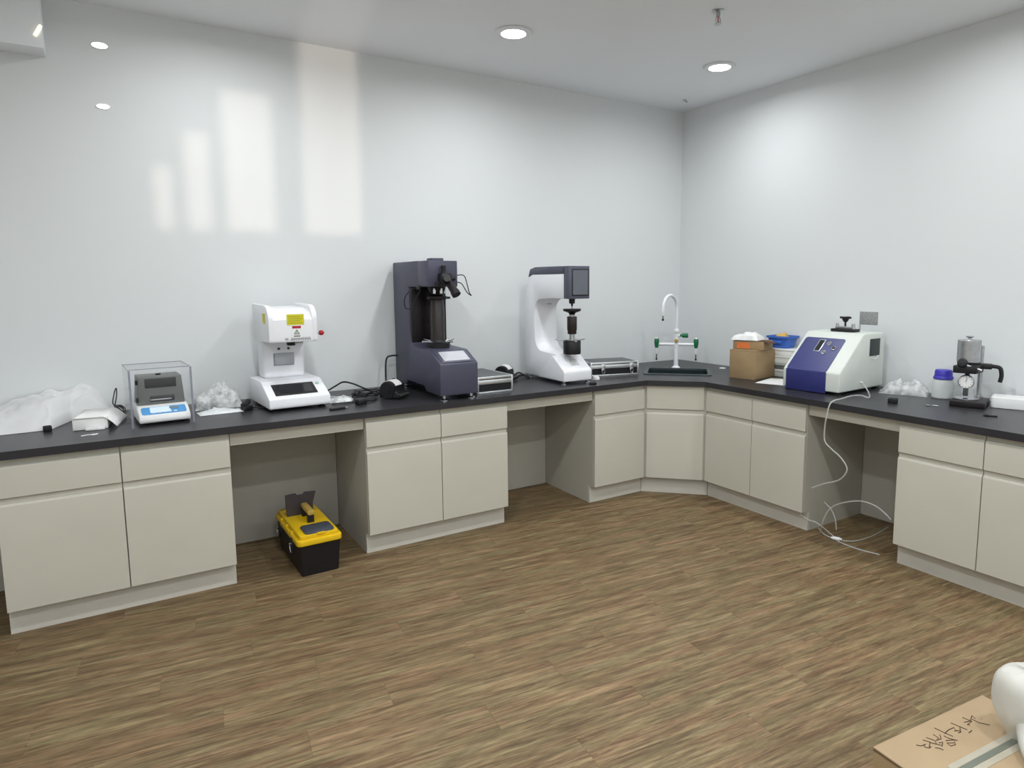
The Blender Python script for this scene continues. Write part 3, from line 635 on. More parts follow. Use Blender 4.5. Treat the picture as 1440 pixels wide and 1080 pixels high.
# blue and white bench machine with clamp on top
def blue_machine():
    t = thing('abrasion_tester', 'white and dark blue wedge-shaped bench machine with clamp on top', 'instrument', (-.603, -1.797, Z), R_(-87))
    # local: front -y toward the room, +x toward the gauge stand
    W = .1975; D = .52
    prof = [(0, .018), (0, .138), (.25, .362), (.275, .372), (.495, .372), (D, .345), (D, .018)]
    MB().prism(prof, -W, W, 'x', bev=.010, seg=3).build('housing', M_OFFW, t)
    sl = math.atan2(.224, .25); c2 = math.hypot(.224, .25) / 2
    Ms = Matrix.Translation((0, .125, .25)) @ Matrix.Rotation(sl, 4, 'X')
    pl = MB().prism(rrect(-.172, .108, -c2 - .001, c2 - .045, .018), -.002, .003, 'z', M=Ms).build('sloping_panel', M_BLUE, t)
    MB().box(-.172, .108, -.004, .002, .006, .140, .0015).build('front_panel', M_BLUE, t)
    ds = MB().box(-.064, -.020, .0, .105, .003, .005, .001, M=Ms).build('display_frame', M_ALU, pl)
    MB().box(-.059, -.025, .005, .100, .005, .0058, M=Ms).build('display', M_SCREEN, ds, smooth=False)
    for (x, y) in ((.018, .072), (.066, .035), (.012, -.005)):
        kb = MB().lathe([(.016, .003), (.016, .008), (.011, .010)], c=(x, y, 0), M=Ms).build('push_button', M_CHROME, pl)
        MB().lathe([(.0105, .0085), (.0105, .012), (0, .013)], c=(x, y, 0), M=Ms).build('button_cap', M_GREYBOX if y != .035 else M_BLACK, kb)
    bs = MB().box(-.055, .105, .30, .375, .373, .392, .003).build('clamp_base', M_BLACK, t)
    MB().box(-.03, .085, .318, .358, .392, .408, .003).build('clamp_plate', M_STEEL, bs)
    for x in (-.03, .08): MB().cyl((x, .338, .392), (x, .338, .426), .013, .010).build('clamp_post', M_STEEL, bs)
    MB().cyl((.025, .338, .40), (.025, .338, .462), .006).build('clamp_screw', M_BLACK, bs)
    MB().lathe([(.010, .435), (.020, .450), (.020, .462), (.0, .466)], c=(.025, .338, 0)).box(-.013, .063, .330, .346, .458, .472, .004).box(.017, .033, .30, .376, .458, .472, .004).build('clamp_knob', M_BLACK, bs)
    sg = MB().box(.085, .205, .40, .404, .42, .505, .0008).build('sample_plate', mat('grey_stone_plate', s2l(146, 148, 148), .6, var=.22, scale=90), bs)
    MB().cyl((.09, .402, .372), (.09, .402, .43), .004).build('plate_stand', M_STEEL, sg)
    MB().box(W - .001, W + .004, .335, .455, .225, .335, .002).build('side_panel', mat('dark_vent_panel', s2l(52, 58, 60), .5), t)
    MB().tube([(W + .003, .44, .225), (W + .008, .40, .205), (W + .004, .35, .212)], .002).build('side_wire', M_PAPER, t)
    MB().cyl((.15, D, .275), (.15, D + .02, .275), .012).lathe([(.018, -.02), (.022, 0), (.018, .02)], c=(.15, D + .03, .275)).build('rear_knob', M_BLACK, t)
    MB().cyl((W, .245, .065), (W + .014, .245, .065), .005).build('hose_nipple', M_WHITE2, t)
    feet(t, [(-.17, .03), (.17, .03), (-.17, D - .04), (.17, D - .04)], .018, .02, M_RUBBER)
blue_machine()

# gauge stand
def gauge_stand():
    t = thing('hardness_gauge_stand', 'black stand with steel weight cylinder and round dial gauge', 'gauge', (-.235, -2.575, Z), R_(-72))
    bx = MB().box(-.085, .085, -.12, .10, 0, .034, .004).build('base_plate', M_BLACKM, t)
    MB().cyl((.035, .055, .03), (.035, .055, .335), .0125).build('post', M_STEEL, t)
    MB().cyl((.035, .055, .034), (.035, .055, .05), .022).build('post_foot', M_CHROME, t)
    ar = MB().box(-.075, .09, .03, .08, .205, .235, .006).prism([(-.085, -.07), (.03, -.07), (.05, .06), (-.06, .06)], .185, .228, 'z', bev=.004).build('arm', M_BLACK, t)
    MB().tube([(.09, .055, .222), (.125, .052, .215), (.135, .05, .175), (.13, .048, .135)], .011, 10).build('lever', M_BLACK, ar)
    MB().cyl((-.035, -.065, .236), (.05, -.05, .205), .008).build('link_bar', M_STEEL, ar)
    MB().lathe([(.0, -.012), (.024, -.012), (.026, 0), (.02, .012), (0, .014)], M=Matrix.Translation((-.04, -.075, .245)) @ Matrix.Rotation(R_(80), 4, 'X')).build('clamp_knob', M_BLACK, ar)
    wc = MB()
    wc.lathe([(.05, .245), (.058, .248), (.058, .368), (.054, .372), (.01, .372)], c=(-.02, -.01, 0))
    w_ = wc.build('weight_cylinder', M_STEEL, t)
    MB().lathe([(.006, .372), (.008, .38), (.02, .388), (.02, .392), (0, .394)], c=(-.02, -.01, 0)).build('top_knob', M_STEEL, w_)
    MB().cyl((-.02, -.01, .16), (-.02, -.01, .25), .012).build('spindle', M_BLACKM, t)
    gz = .135
    Mg = Matrix.Translation((-.02, -.035, gz)) @ Matrix.Rotation(R_(90), 4, 'X') @ Matrix.Rotation(R_(0), 4, 'Z')
    d = MB().lathe([(.0, -.012), (.038, -.012), (.040, -.006), (.040, .008), (.036, .012), (.034, .009)], M=Mg).build('dial_case', M_STEEL, t)
    MB().lathe([(0, .009), (.034, .009), (.034, .0098), (0, .0098)], M=Mg).build('dial_face', M_PAPER, d)
    mk = MB()
    for k in range(12):
        a = 2 * PI * k / 12; mk.tube([Mg @ Vector((.026 * math.cos(a), .026 * math.sin(a), .0102)), Mg @ Vector((.032 * math.cos(a), .032 * math.sin(a), .0102))], .0012, 5, False)
    mk.tube([Mg @ Vector((0, 0, .0104)), Mg @ Vector((.004, .024, .0104))], .0012, 5, False)
    mk.build('dial_marks', M_PRINT, d, smooth=False)
    MB().box(-.032, -.008, -.05, -.02, .055, .10, .003).build('gauge_foot', M_GREYDK, t)
    MB().lathe([(.062, .034), (.066, .037), (.066, .043), (.045, .046), (0, .046)], c=(-.02, -.02, 0)).build('glass_platen', M_CHROME, t)
gauge_stand()

# ------------------------------------------------------------------ small instruments' accessories
def alu_case(name, label, loc, rz, w, d, h, latches):
    t = thing(name, label, 'case', loc, rz, 'aluminium-framed cases')
    e = .012; zl = h * .66
    MB().box(e, w - e, e, d - e, .004, zl).box(e, w - e, e, d - e, zl + .002, h - .003).build('panels', M_CASEBLK, t, smooth=False)
    MB().box(e * 1.2, w - e * 1.2, e * 1.2, d - e * 1.2, h - .004, h - .0005).build('top_panel', M_CASETOP, t, smooth=False)
    for nm, z0, z1 in (('bottom_trim', 0, .012), ('seam_trim', zl - .012, zl + .016), ('top_trim', h - .016, h)):
        b = MB()
        b.box(0, w, 0, e, z0, z1, .002).box(0, w, d - e, d, z0, z1, .002).box(0, e, e, d - e, z0, z1, .002).box(w - e, w, e, d - e, z0, z1, .002)
        b.build(nm, M_ALU, t)
    for x in (0, w - e):
        for y in (0, d - e): MB().box(x - .0008, x + e + .0008, y - .0008, y + e + .0008, .001, h - .001, .003).build('corner_post', M_ALU, t)
    for x in latches:
        l = MB().box(x - .016, x + .016, -.007, .001, zl - .03, zl + .022, .002).build('latch', M_CHROME, t)
        MB().tube([(x, -.009, zl - .012)] + [(x + .012 * math.sin(a), -.010, zl - .030 + .018 * math.cos(a)) for a in [R_(q) for q in range(0, 361, 40)]], .0025, 6).build('latch_ring', M_CHROME, l)
    return t
alu_case('aluminium_case', 'aluminium-trimmed dark case beside the grey-blue hardness tester', (-2.395, -.672, Z), R_(0), .262, .42, .108, [])
alu_case('aluminium_case', 'aluminium-trimmed black case with two latches beside the white hardness tester', (-1.335, -.452, Z), R_(-14), .40, .28, .105, [.10, .335])
def printer(label, loc, rz):
    t = thing('mini_printer', label, 'printer', loc, rz, 'small black receipt printers')
    pr = [(-.055, .006), (-.055, .03), (-.02, .05)] + arc(.03, .055, .055, 140, 0, 8) + [(.085, .006)]
    MB().prism(pr, -.055, .055, 'x', bev=.004).build('housing', M_BLACK, t)
    ring = [(.03 + .058 * math.cos(R_(a)), .055 + .058 * math.sin(R_(a))) for a in range(150, 29, -10)]
    ring2 = [(.03 + .050 * math.cos(R_(a)), .055 + .050 * math.sin(R_(a))) for a in range(30, 151, 10)]
    rl = MB().prism(ring + ring2, -.034, .034, 'x').build('paper_roll', M_PAPER, t)
    for s_ in (-1, 1): MB().cyl((s_ * .05, .03, .055), (s_ * .062, .03, .055), .05).build('side_cap', M_BLACK, t)
    MB().box(-.05, .05, -.062, -.05, .02, .034, .003).build('tear_bar', M_GREYDK, t)
printer('small black receipt printer with white roll left of the grey-blue tester', (-2.865, -.50, Z), R_(38))
printer('small black receipt printer with white roll behind the dark aluminium-trimmed case', (-1.93, -.25, Z), R_(38))

# cables on the worktop
def cable(name, label, pts, r, m=None, cat='cable'):
    o = MB().tube(pts, r).build(name, m or M_BLACK); return tag(o, label, cat)
zc = Z + .006
cable('power_cable', 'black power lead rising from the worktop to the grey-blue tester back', [(-2.70, -.10, 1.07), (-2.745, -.09, 1.068), (-2.775, -.09, 1.055), (-2.785, -.09, 1.0), (-2.79, -.10, .92), (-2.80, -.13, zc + .01), (-2.83, -.17, zc), (-2.87, -.19, zc)], .006)
cable('power_cable', 'black lead looping behind the small printer by the grey-blue tester', [(-2.835, -.405, .93), (-2.835, -.385, .955), (-2.85, -.36, .935), (-2.87, -.335, .89), (-2.885, -.31, zc + .01), (-2.90, -.27, zc), (-2.905, -.24, zc)], .0045)
pts = []
for k in range(40):
    a = k * .55; rr = .075 + .04 * math.sin(k * 1.3); pts.append((-3.012 + rr * .82 * math.cos(a), -.36 + rr * .8 * math.sin(a), zc + .0008 * k + .004 * (k % 2)))
cable('coiled_cable', 'tangled coil of black cable between the melt flow tester and small printer', pts, .0042)
cable('power_cable', 'black lead from the melt flow tester sweeping over the worktop', [(-3.26, -.20, .875), (-3.21, -.20, .885), (-3.14, -.15, .905), (-3.08, -.11, .92), (-3.02, -.11, .905), (-2.97, -.14, .88), (-2.92, -.17, zc)], .0055)
cable('power_cable', 'thin black lead lying along the worktop by the clear bag', [(-3.262, -.505, zc), (-3.20, -.515, zc), (-3.13, -.508, zc), (-3.07, -.495, zc), (-3.02, -.49, zc)], .0045)
t = thing('power_adapter', 'black power adapter with lead end on the worktop by the coiled cable', 'adapter', (-3.115, -.585, Z), R_(20))
MB().box(-.03, .03, -.02, .02, 0, .032, .006).build('body', M_BLACK, t); MB().tube([(.028, 0, .015), (.07, .01, .01), (.13, .03, .007), (.16, .07, .007)], .0045).build('lead', M_BLACK, t)
t = thing('power_plug', 'flat black plug lying before the right foot of the melt flow tester', 'plug', (-3.27, -.665, Z), R_(10))
MB().box(-.05, .04, -.012, .012, .0, .012, .004).build('body', M_BLACK, t); MB().box(.04, .058, -.008, .008, .003, .008, .001).build('tip', M_STEEL, t)
t = thing('black_connector', 'black cable connectors piled left of the melt flow tester', 'connector', (-3.70, -.40, Z), R_(30))
MB().box(-.035, .02, -.02, .02, 0, .028, .006).build('body', M_BLACK, t); MB().cyl((-.03, 0, .03), (.02, .02, .046), .016).build('plug_head', M_BLACK, t); MB().tube([(.02, 0, .012), (.05, -.02, .008), (.07, -.07, .006)], .005).build('lead', M_BLACK, t)
cable('power_cable', 'black leads bundled behind the dark aluminium-trimmed case', [(-1.835, -.20, .885), (-1.80, -.19, .89), (-1.775, -.22, .872), (-1.775, -.27, zc), (-1.745, -.25, zc), (-1.75, -.19, zc + .01), (-1.79, -.14, zc), (-1.83, -.13, zc)], .006)
# ------------------------------------------------------------------ plastic film and bags (crumpled surfaces)
def crumple(nx, ny, sx, sy, hfun, amp, freq, seed, drop=True):
    b = MB(); V = []
    for j in range(ny + 1):
        row = []
        for i in range(nx + 1):
            u = i / nx; v = j / ny
            p = Vector((u * freq * sx / .3, v * freq * sy / .3, seed))
            n1 = mnoise.noise(p * 2.2); n2 = mnoise.noise(p * 5.3 + Vector((9, 3, 1))); n3 = mnoise.noise(p * 11 + Vector((2, 7, 5)))
            h = hfun(u, v)
            z = max(.002, h * (1 + amp * (1.1 * n1)) + h * amp * (.75 * abs(n2) + .5 * n3))
            row.append(b.bm.verts.new(((u - .5) * sx + .012 * n2 * (h > .01), (v - .5) * sy + .012 * n3 * (h > .01), z)))
        V.append(row)
    for j in range(ny):
        for i in range(nx): b.bm.faces.new((V[j][i], V[j][i + 1], V[j + 1][i + 1], V[j + 1][i]))
    return b
dome = lambda hh, pw=.6: (lambda u, v: hh * max(0, (1 - (2 * u - 1) ** 2)) ** pw * max(0, (1 - (2 * v - 1) ** 2)) ** pw)
def sheet_h(u, v):
    edge = min(1, u * 8, (1 - u) * 6, v * 2.6)
    return (.05 + .115 * min(1, u * 1.25) * (.45 + .6 * v)) * max(0, edge) ** .6
mbs = crumple(64, 30, .64, .40, sheet_h, .28, .62, 3.1)
for v in mbs.bm.verts:                                   # the right part lies behind the paper-covered box
    u = (v.co.x + .32) / .64; f = max(0, min(1, (u - .58) / .14)); front = -.20 + f * .21
    v.co.y = .20 - (.20 - v.co.y) * (.20 - front) / .40
o = mbs.build('plastic_sheet', M_FOAM); o.location = (-4.66, -.212, Z); o.rotation_euler = (0, 0, R_(3)); tag(o, 'heap of translucent white plastic sheeting at the worktop end', 'plastic sheet')
o = crumple(40, 36, .25, .22, dome(.11, .45), .6, 1.2, 8.1).build('plastic_bag', M_CRINK); o.location = (-3.83, -.17, Z); tag(o, 'crumpled clear plastic bag between balance and melt flow tester', 'plastic bag')
o = crumple(20, 12, .22, .12, dome(.018), .7, 2, 5.5).build('plastic_wrapper', mat('white_wrap', s2l(226, 230, 232), .3, bump=.4), smooth=False); o.location = (-3.84, -.385, Z); o.rotation_euler = (0, 0, R_(4)); tag(o, 'flat white plastic wrapper lying before the crumpled bag', 'plastic wrapper')
o = crumple(18, 12, .17, .16, dome(.03), .6, 1.4, 2.5).build('plastic_bag', M_CRINK2); o.location = (-3.195, -.40, Z); o.rotation_euler = (0, 0, R_(-20)); tag(o, 'small flattened clear bag right of the melt flow tester', 'plastic bag')
o = crumple(40, 24, .27, .15, dome(.07, .45), .55, 1.4, 12.5).build('bubble_wrap', M_CRINK); o.location = (-.17, -2.165, Z); o.rotation_euler = (0, 0, R_(-70)); tag(o, 'crumpled clear bubble wrap left of the blue-capped bottle', 'bubble wrap')

# manual / papers by the balance
t = thing('instruction_manual', 'thick white paper-covered box with curling sheet left of the balance', 'box', (-4.504, -.50, Z), R_(-6))
MB().box(0, .145, 0, .24, .001, .058, .003).build('box_body', M_PAPER, t)
b = MB(); n = 10; V = []
for i in range(n + 1):
    u = i / n; x = .0 + .185 * u; z = .0615 if u < .72 else .0615 - .052 * ((u - .72) / .28) ** 1.2
    V.append((b.bm.verts.new((x, -.008, z)), b.bm.verts.new((x + .02, .24, z + .004))))
for p, q in zip(V, V[1:]): b.bm.faces.new((p[0], q[0], q[1], p[1]))
o = b.build('curling_sheet', M_PAPER, t); md = o.modifiers.new('s', 'SOLIDIFY'); md.thickness = .0012
MB().box(.055, .135, -.03, -.002, .001, .012, .002).build('folded_leaflet', M_WHITE2, t)
o = MB().tube([(-.03, 0, .002), (-.005, .008, .003), (.02, 0, .002), (.035, .012, .003), (.01, .014, .002)], .0022).build('twist_tie', M_PAPER); o.location = (-4.435, -.66, Z); tag(o, 'short white twist tie on the worktop before the paper-covered box', 'tie')
# adapter cable bundle left of balance
pts = []
for k in range(30):
    a = k * .7; pts.append((-4.303 + .017 * math.cos(a) * (1 + .3 * math.sin(k)), -.215 + .02 * math.sin(a), Z + .012 + .05 * abs(math.sin(k * .37))))
pts += [(-4.335, -.20, Z + .07), (-4.325, -.18, Z + .13), (-4.315, -.17, Z + .15), (-4.318, -.16, Z + .10), (-4.335, -.15, Z + .03)]
cable('coiled_cable', 'small bundle of thin dark cable left of the clear balance cover', pts, .003, M_GREYDK)
def block(name, label, x, y, s=.022, h=.028, rz=0.0):
    t = MB().box(-s, s, -s, s, 0, h, .004).lathe([(.006, h - .001), (.006, h + .001), (0, h + .001)], seg=12).build(name, M_RUBBER); t.location = (x, y, Z); t.rotation_euler = (0, 0, rz)
    tag(t, label, 'rubber block', 'small black rubber blocks'); return t
block('rubber_block', 'small black rubber block before the white plastic sheeting', -4.607, -.425, .017, .026, R_(10))
block('rubber_block', 'small black rubber block on the worktop before the bubble wrap', -.535, -2.30, .024, .028, R_(20))
o = MB().lathe([(.022, 0), (.026, .006), (.024, .02), (.014, .030), (0, .033)]).box(-.03, .03, -.004, .004, 0, .008, .002).build('plastic_dome', M_WHITE2); o.location = (-1.395, -.60, Z); tag(o, 'small white plastic dome lying before the latched case', 'dome')
o = MB().prism([(-.03, -.006), (.03, -.004), (.034, .004), (-.028, .008)], 0, .007, 'z', bev=.002).box(-.02, -.008, -.01, .01, .0, .01, .002).build('black_clip', M_BLACK); o.location = (-.50, -2.795, Z); o.rotation_euler = (0, 0, R_(-60)); tag(o, 'thin black clip lying on the worktop before the white foam box', 'clip')
o = MB().lathe([(.012, 0), (.014, .004), (.008, .006), (0, .0065)]).cyl((.02, .01, .003), (.05, .012, .003), .003).build('steel_pin', M_STEEL); o.location = (-.46, -2.46, Z); o.rotation_euler = (0, 0, R_(-70)); tag(o, 'tiny steel pin and washer on the worktop before the bottle', 'pin')
# shallow black tray foot under the white tester front
o = MB().lathe([(.02, 0), (.026, .004), (.026, .012), (.018, .016), (0, .016)]).box(-.03, .03, -.006, .006, .0, .01, .002).build('rubber_puck', M_BLACK); o.location = (-1.535, -.745, Z); tag(o, 'flat black rubber puck lying before the white hardness tester', 'puck')

# bottle and white box at the right end
t = thing('plastic_bottle', 'white plastic bottle with violet-blue screw cap beside the gauge stand', 'bottle', (-.135, -2.375, Z))
MB().lathe([(.05, .0), (.057, .006), (.058, .02), (.058, .095), (.052, .112), (.036, .120), (.036, .13)]).build('bottle_body', M_BOTTLE, t)
MB().lathe([(.052, .118), (.054, .12), (.053, .13), (.048, .136), (.046, .166), (.042, .172), (0, .173)]).build('screw_cap', M_CAPBLUE, t)
o = MB().prism(rrect(-.125, .125, -.075, .075, .02), .001, .060, 'z', bev=.008, seg=3).build('foam_box', M_WHITE2); o.location = (-.125, -2.775, Z); o.rotation_euler = (0, 0, R_(-72)); tag(o, 'low rounded white box behind the gauge stand', 'box')

# ------------------------------------------------------------------ boxes beside the sink
t = thing('cardboard_box', 'brown cardboard box on the worktop right of the sink', 'box', (-.352, -1.13, Z), R_(-80))
MB().box(-.105, .105, -.14, .14, .0, .205, .003).build('carton', M_CARD2, t)
for s_ in (-1, 1): MB().box(-.106, .106, -.141 if s_ < 0 else .002, -.002 if s_ < 0 else .141, .2055, .2085, .001).build('flap', M_CARD2, t)
t = thing('small_carton', 'small brown carton with orange print on top of the cardboard box', 'box', (-.345, -1.125, Z + .2095), R_(-72))
MB().box(-.115, .115, -.09, .09, 0, .062, .002).build('carton', M_CARD2, t)
MB().box(-.085, .01, -.0912, -.0898, .008, .05).build('orange_print', M_ORANGE, t, smooth=False)
MB().prism([(-.02, .0622), (.115, .0622), (.165, .048), (.165, .0505), (.115, .066), (-.02, .066)], -.088, .02, 'y').build('open_flap', M_CARDE, t)
b = crumple(18, 14, .20, .16, dome(.05, .28), .3, 1.3, 4.2); o = b.build('white_pouch', mat('white_pouch_plastic', s2l(238, 238, 238), .4, bump=.3, bscale=30)); o.location = (-.375, -1.10, Z + .2095 + .066); o.rotation_euler = (0, 0, R_(-70)); tag(o, 'puffy white plastic pouch on top of the small brown carton', 'pouch')
# stack of pale trays behind with blue tray
zz = Z
for k, (h, w_, d_, mm, lab) in enumerate(((.055, .10, .105, M_OFFW, 'pale grey box at the bottom of the stack behind the cardboard box'), (.045, .095, .10, M_GREYBOX, 'dark grey tray second from bottom in the stack behind the cardboard box'), (.06, .10, .11, M_WHITE2, 'white box third in the stack behind the cardboard box'), (.05, .105, .11, M_PAPER, 'white lidded box below the blue tray in the stack'))):
    t = thing('stacked_box', lab, 'box', (-.098, -1.27, zz), R_(-88 + 2 * k)); 
    MB().box(-w_, w_, -d_ * .8, d_ * .8, .0005, h * .7, .003).build('box_body', mm, t); MB().box(-w_ - .004, w_ + .004, -d_ * .8 - .004, d_ * .8 + .004, h * .7 + .0005, h - .0005, .003).build('lid', M_WHITE2 if k != 1 else M_OFFW, t)
    zz += h
t = thing('storage_tray', 'blue plastic tray on top of the stack behind the cardboard box', 'tray', (-.105, -1.20, zz), R_(-85))
b = MB(); V = []
for (hx, hy, z) in ((.065, .055, 0), (.085, .07, .075), (.095, .08, .075), (.095, .08, .09), (.088, .073, .09), (.06, .05, .006)): V.append([b.bm.verts.new((x, y, z)) for x, y in rrect(-hx, hx, -hy, hy, .014, 3)])
n = len(V[0]); b.bm.faces.new(V[0][::-1])
for a, c in zip(V, V[1:]):
    for k in range(n): b.bm.faces.new((a[k], a[(k + 1) % n], c[(k + 1) % n], c[k]))
b.bm.faces.new(V[-1]); b.build('tray_shell', M_TRAYBLUE, t)
MB().box(-.04, .04, -.081, -.074, .035, .055, .003).build('label_holder', M_TRAYBLUE, t)
o = crumple(12, 10, .10, .09, dome(.06, .45), .4, 1.5, 6.7).build('paper_pouch', M_TAN); o.location = (-.14, -1.28, zz + .0045); o.location = (-.105, -1.185, zz + .052); o.rotation_euler = (0, 0, R_(-70)); tag(o, 'crumpled tan paper pouch lying in the blue tray', 'pouch')
o = MB().prism([(-.10, -.15), (.11, -.14), (.10, .15), (-.11, .14)], .0005, .002, 'z').build('paper_sheet', M_PAPER, None, smooth=False); o.location = (-.40, -1.40, Z); o.rotation_euler = (0, 0, R_(-75)); tag(o, 'white paper sheet on the worktop between cardboard box and blue machine', 'paper')

# ------------------------------------------------------------------ clear tubing
cable('clear_tube', 'clear plastic tube hanging from the blue machine over the worktop edge', [(-0.347, -1.997, 0.915), (-0.400, -2.070, 0.866), (-0.514, -2.142, 0.857), (-0.560, -2.115, 0.871), (-0.660, -2.114, 0.876), (-0.745, -2.111, 0.868), (-0.800, -2.106, 0.864), (-0.836, -2.101, 0.846), (-0.848, -2.093, 0.790), (-0.848, -2.082, 0.709), (-0.848, -2.086, 0.625), (-0.848, -2.134, 0.584), (-0.848, -2.186, 0.553), (-0.848, -2.228, 0.508), (-0.848, -2.230, 0.471), (-0.848, -2.188, 0.415), (-0.848, -2.099, 0.371), (-0.848, -2.016, 0.323)], .0042, M_TUBE, 'tube')
cable('clear_tube', 'clear plastic tube arching over the alcove floor to the far cabinet', [(-0.700, -1.985, 0.008), (-0.715, -2.000, 0.030), (-0.740, -2.023, 0.086), (-0.740, -2.059, 0.173), (-0.740, -2.125, 0.234), (-0.740, -2.250, 0.287), (-0.740, -2.345, 0.287), (-0.740, -2.407, 0.259), (-0.740, -2.443, 0.233)], .0042, M_TUBE, 'tube')
cable('clear_tube', 'clear plastic tube with white connector running out across the alcove floor', [(-0.760, -1.883, 0.097), (-0.760, -1.940, 0.082), (-0.760, -2.005, 0.080), (-0.696, -2.071, 0.006), (-0.745, -2.139, 0.006), (-0.755, -2.266, 0.006), (-0.726, -2.382, 0.006)], .0042, M_TUBE, 'tube')
cable('clear_tube', 'thin clear tube curling back across the alcove floor', [(-0.648, -1.933, 0.006), (-0.718, -2.029, 0.006), (-0.721, -2.122, 0.006), (-0.681, -2.175, 0.006), (-0.608, -2.197, 0.006), (-0.465, -2.197, 0.006), (-0.270, -2.169, 0.006)], .0036, M_TUBE, 'tube')
cable('clear_tube', 'short clear tube end standing up by the alcove side panel', [(-0.700, -2.002, 0.203), (-0.700, -2.050, 0.171), (-0.700, -2.081, 0.118), (-0.700, -2.091, 0.054)], .0036, M_TUBE, 'tube')
o = MB().cyl((-.02, 0, .012), (.02, 0, .012), .011).cyl((-.03, 0, .012), (.03, 0, .012), .007).build('tube_connector', M_WHITE2); o.location = (-.728, -2.113, 0.0); o.rotation_euler = (0, 0, R_(-65)); tag(o, 'small white tube connector on the floor in the alcove', 'connector')

# ------------------------------------------------------------------ toolbox
def toolbox():
    t = thing('toolbox', 'black and yellow toolbox with raised flap on the floor in the alcove', 'toolbox', (-3.452, -.868, 0), R_(1))
    w, d = .115, .53
    b = MB(); V = []
    for (hx, y0, y1, z) in ((w - .018, .012, d - .012, .001), (w - .012, .006, d - .006, .10), (w - .006, 0, d, .175)): V.append([b.bm.verts.new(p) for p in ((-hx, y0, z), (hx, y0, z), (hx, y1, z), (-hx, y1, z))])
    b.bm.faces.new(V[0][::-1])
    for a, c in zip(V, V[1:]):
        for k in range(4): b.bm.faces.new((a[k], a[(k + 1) % 4], c[(k + 1) % 4], c[k]))
    b.bm.faces.new(V[-1]); bmesh.ops.bevel(b.bm, geom=b.bm.edges[:], offset=.004, segments=2, affect='EDGES'); b.build('tub', M_TOOLB, t)
    ld = MB().prism(rrect(-w - .004, w + .004, -.012, d + .008, .025, 5), .176, .205, 'z', bev=.004).prism(rrect(-w + .012, w - .012, .006, d - .01, .02, 5), .204, .228, 'z', bev=.008).build('lid', M_YELLOW, t)
    for k in range(3): MB().box(-w - .002, -w + .018, .14 + .12 * k, .165 + .12 * k, .203, .216, .004).build('lid_rib', M_YELLOW, ld)
    fl = MB().prism(rrect(-.07, .085, .012, .145, .02, 5), .226, .238, 'z', bev=.005).build('lid_compartment', M_TOOLG, ld)
    MB().box(-.012, .030, .0, .014, .222, .232, .003).build('compartment_catch', M_YELLOW, fl)
    # standing flap of the rear compartment
    pr = [(-.075, 0), (.07, 0), (.068, .06), (.085, .135), (.02, .140), (.012, .128), (-.02, .128), (-.028, .140), (-.085, .138), (-.082, .06)]
    MB().prism(pr, -.004, .004, 'y', bev=.0015, seg=1, M=Matrix.Translation((-.01, .36, .226)) @ Matrix.Rotation(R_(8), 4, 'X')).build('raised_flap', M_TOOLD, ld)
    MB().prism(rrect(-.085, .085, .37, .50, .02, 4), .2275, .2305, 'z').build('compartment_floor', M_YELLOW, ld)
    hb = MB().box(-.012, .024, .19, .215, .222, .282, .004).build('handle_bracket', M_TOOLB, t); MB().box(-.012, .024, .315, .335, .222, .282, .004).build('handle_bracket', M_TOOLB, t)
    MB().prism(rrect(-.013, .025, .272, .302, .012, 4), .185, .34, 'y', bev=.003).build('handle_grip', mat('tan_yellow_grip', s2l(190, 160, 80), .5), hb)
    for y in (.10, .40):
        l = MB().box(-w - .010, -w - .001, y, y + .035, .10, .19, .003).build('latch', M_BLACK, t)
        MB().tube([(-w - .013, y + .006, .165), (-w - .014, y + .03, .14), (-w - .013, y + .006, .115), (-w - .014, y + .03, .16)], .0025, 6).build('latch_wire', M_CHROME, l)
toolbox()

# ------------------------------------------------------------------ carton in the foreground
def carton():
    h = .35; rz = R_(-6)
    t = thing('shipping_carton', 'large brown cardboard carton with handwriting on its top flap', 'box', (-2.703, -3.51, 0), rz)
    L, D = .475, .31
    MB().box(0, L, -D, 0, 0, h - .006, .002).build('carton_body', M_CARD2, t)
    MB().box(.0, .003, -D, 0, h - .012, h - .006).build('flap_edge', M_CARDE, t, smooth=False)
    MB().box(-.001, L + .001, -D * .49, .001, h - .0055, h, .0015).build('top_flap', M_CARD, t)
    MB().box(-.001, L + .001, -D - .001, -D * .51, h - .0055, h, .0015).build('top_flap', M_CARD, t)
    MB().box(.10, L - .02, -D * .58, -D * .42, h + .0003, h + .0010).build('packing_tape', mat('clear_tape', s2l(196, 190, 172), .12, alpha=.55), t, smooth=False); MB().box(.10, L - .03, -D * .525, -D * .475, h + .001, h + .002).build('tape_strip', mat('grey_green_strip', s2l(104, 108, 96), .3), t, smooth=False)
    # handwriting, drawn in the flap's own coordinates
    strokes = STROKES
    b = MB()
    for s_ in strokes: b.tube([(x, y, h + .0006) for x, y in s_], .0011, 5, False)
    b.build('handwriting', M_INK, t, smooth=False)
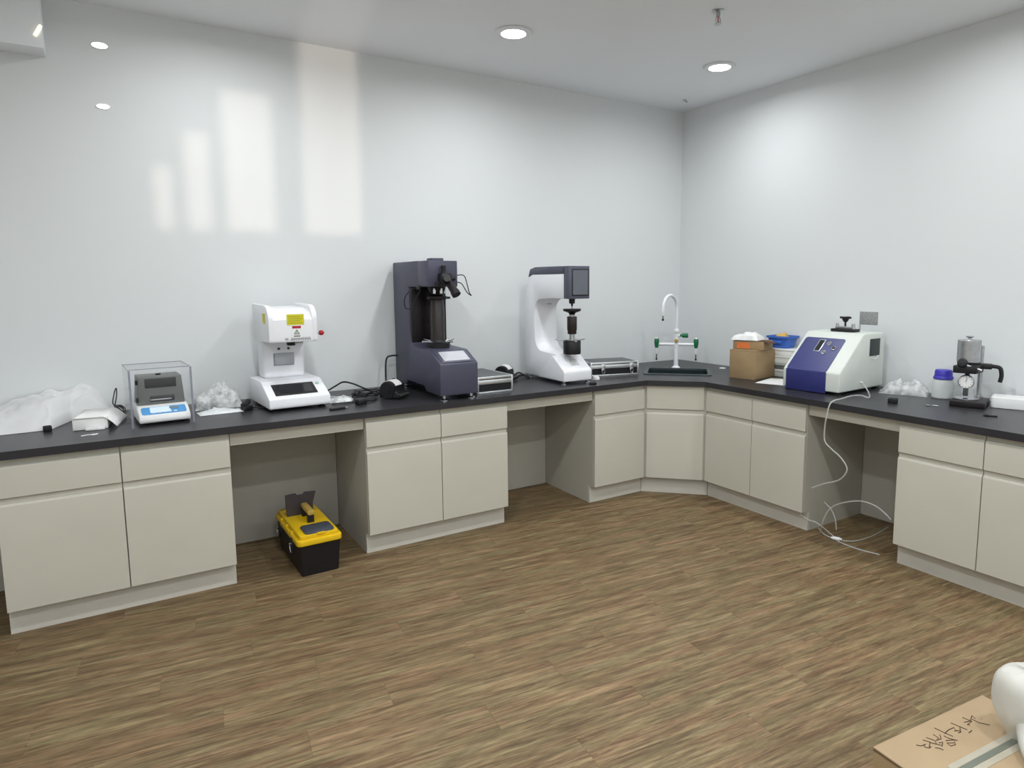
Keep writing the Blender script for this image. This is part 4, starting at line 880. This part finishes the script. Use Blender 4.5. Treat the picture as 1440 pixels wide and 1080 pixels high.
STROKES = [[(0.104, -0.047), (0.112, -0.055), (0.129, -0.056)], [(0.124, -0.056), (0.116, -0.062), (0.123, -0.07), (0.133, -0.068)], [(0.138, -0.043), (0.147, -0.057), (0.127, -0.067)], [(0.155, -0.041), (0.164, -0.059), (0.154, -0.069)], [(0.144, -0.056), (0.154, -0.069), (0.161, -0.077)], [(0.138, -0.076), (0.146, -0.082), (0.149, -0.091)], [(0.183, -0.042), (0.182, -0.057), (0.167, -0.06), (0.185, -0.062), (0.198, -0.05)], [(0.164, -0.069), (0.176, -0.072), (0.158, -0.081)], [(0.211, -0.027), (0.216, -0.052), (0.222, -0.07)], [(0.203, -0.058), (0.204, -0.069), (0.217, -0.086)], [(0.189, -0.072), (0.211, -0.08), (0.196, -0.093), (0.18, -0.09), (0.183, -0.079), (0.2, -0.087)], [(0.214, -0.053), (0.236, -0.049), (0.26, -0.05), (0.251, -0.062)], [(0.271, -0.034), (0.277, -0.056), (0.282, -0.072)], [(0.246, -0.059), (0.259, -0.063), (0.257, -0.07), (0.249, -0.068)], [(0.274, -0.057), (0.259, -0.068)], [(0.274, -0.081), (0.291, -0.079), (0.279, -0.081)], [(0.322, -0.035), (0.328, -0.057), (0.304, -0.059), (0.308, -0.064)], [(0.306, -0.049), (0.326, -0.054), (0.353, -0.042), (0.349, -0.054)], [(0.338, -0.051), (0.34, -0.069), (0.356, -0.088)], [(0.363, -0.062), (0.363, -0.063)]]
carton()
# ------------------------------------------------------------------ white plastic bag on the carton
def film_bag():
    b = MB(); seg = 40; rings = []
    prof = [(.030, .0), (.038, .02), (.050, .04), (.060, .06), (.067, .085), (.070, .11), (.071, .14), (.066, .16), (.054, .175), (.036, .184), (.018, .187), (.001, .186)]
    for q, (r, z) in enumerate(prof):
        ring = []
        for k in range(seg):
            a = 2 * PI * k / seg; n = mnoise.noise(Vector((math.cos(a) * 1.4, math.sin(a) * 1.4, z * 9))); n2 = mnoise.noise(Vector((math.cos(a) * 4, math.sin(a) * 4, z * 20 + 4)))
            rr = r * (1 + .14 * n + .05 * n2); ring.append(b.bm.verts.new((rr * math.cos(a), rr * math.sin(a), z + .010 * n * min(1, q / 6) + .012 * (q > 8) * n2)))
        rings.append(ring)
    for a, c in zip(rings, rings[1:]):
        for k in range(seg): b.bm.faces.new((a[k], a[(k + 1) % seg], c[(k + 1) % seg], c[k]))
    t = thing('film_bundle', 'bundle of translucent white plastic film standing on the large carton', 'plastic bag', (-2.338, -3.70, .3525))
    wf = mat('white_film', s2l(220, 219, 212), .45, var=.03, alpha=.68, bump=.25, bscale=18)
    ob = b.build('bundle', wf, t)
    for p in ob.data.polygons: p.use_smooth = True
    sd = ob.modifiers.new('s', 'SUBSURF'); sd.levels = sd.render_levels = 1
    MB().tube([(-.03, -.02, .07), (-.06, -.035, .045), (-.09, -.055, .026), (-.125, -.085, .020), (-.16, -.115, .018)], lambda u: .024 - .008 * u, 12).build('twisted_tail', wf, t)
film_bag()
print('objects', len(bpy.data.objects))
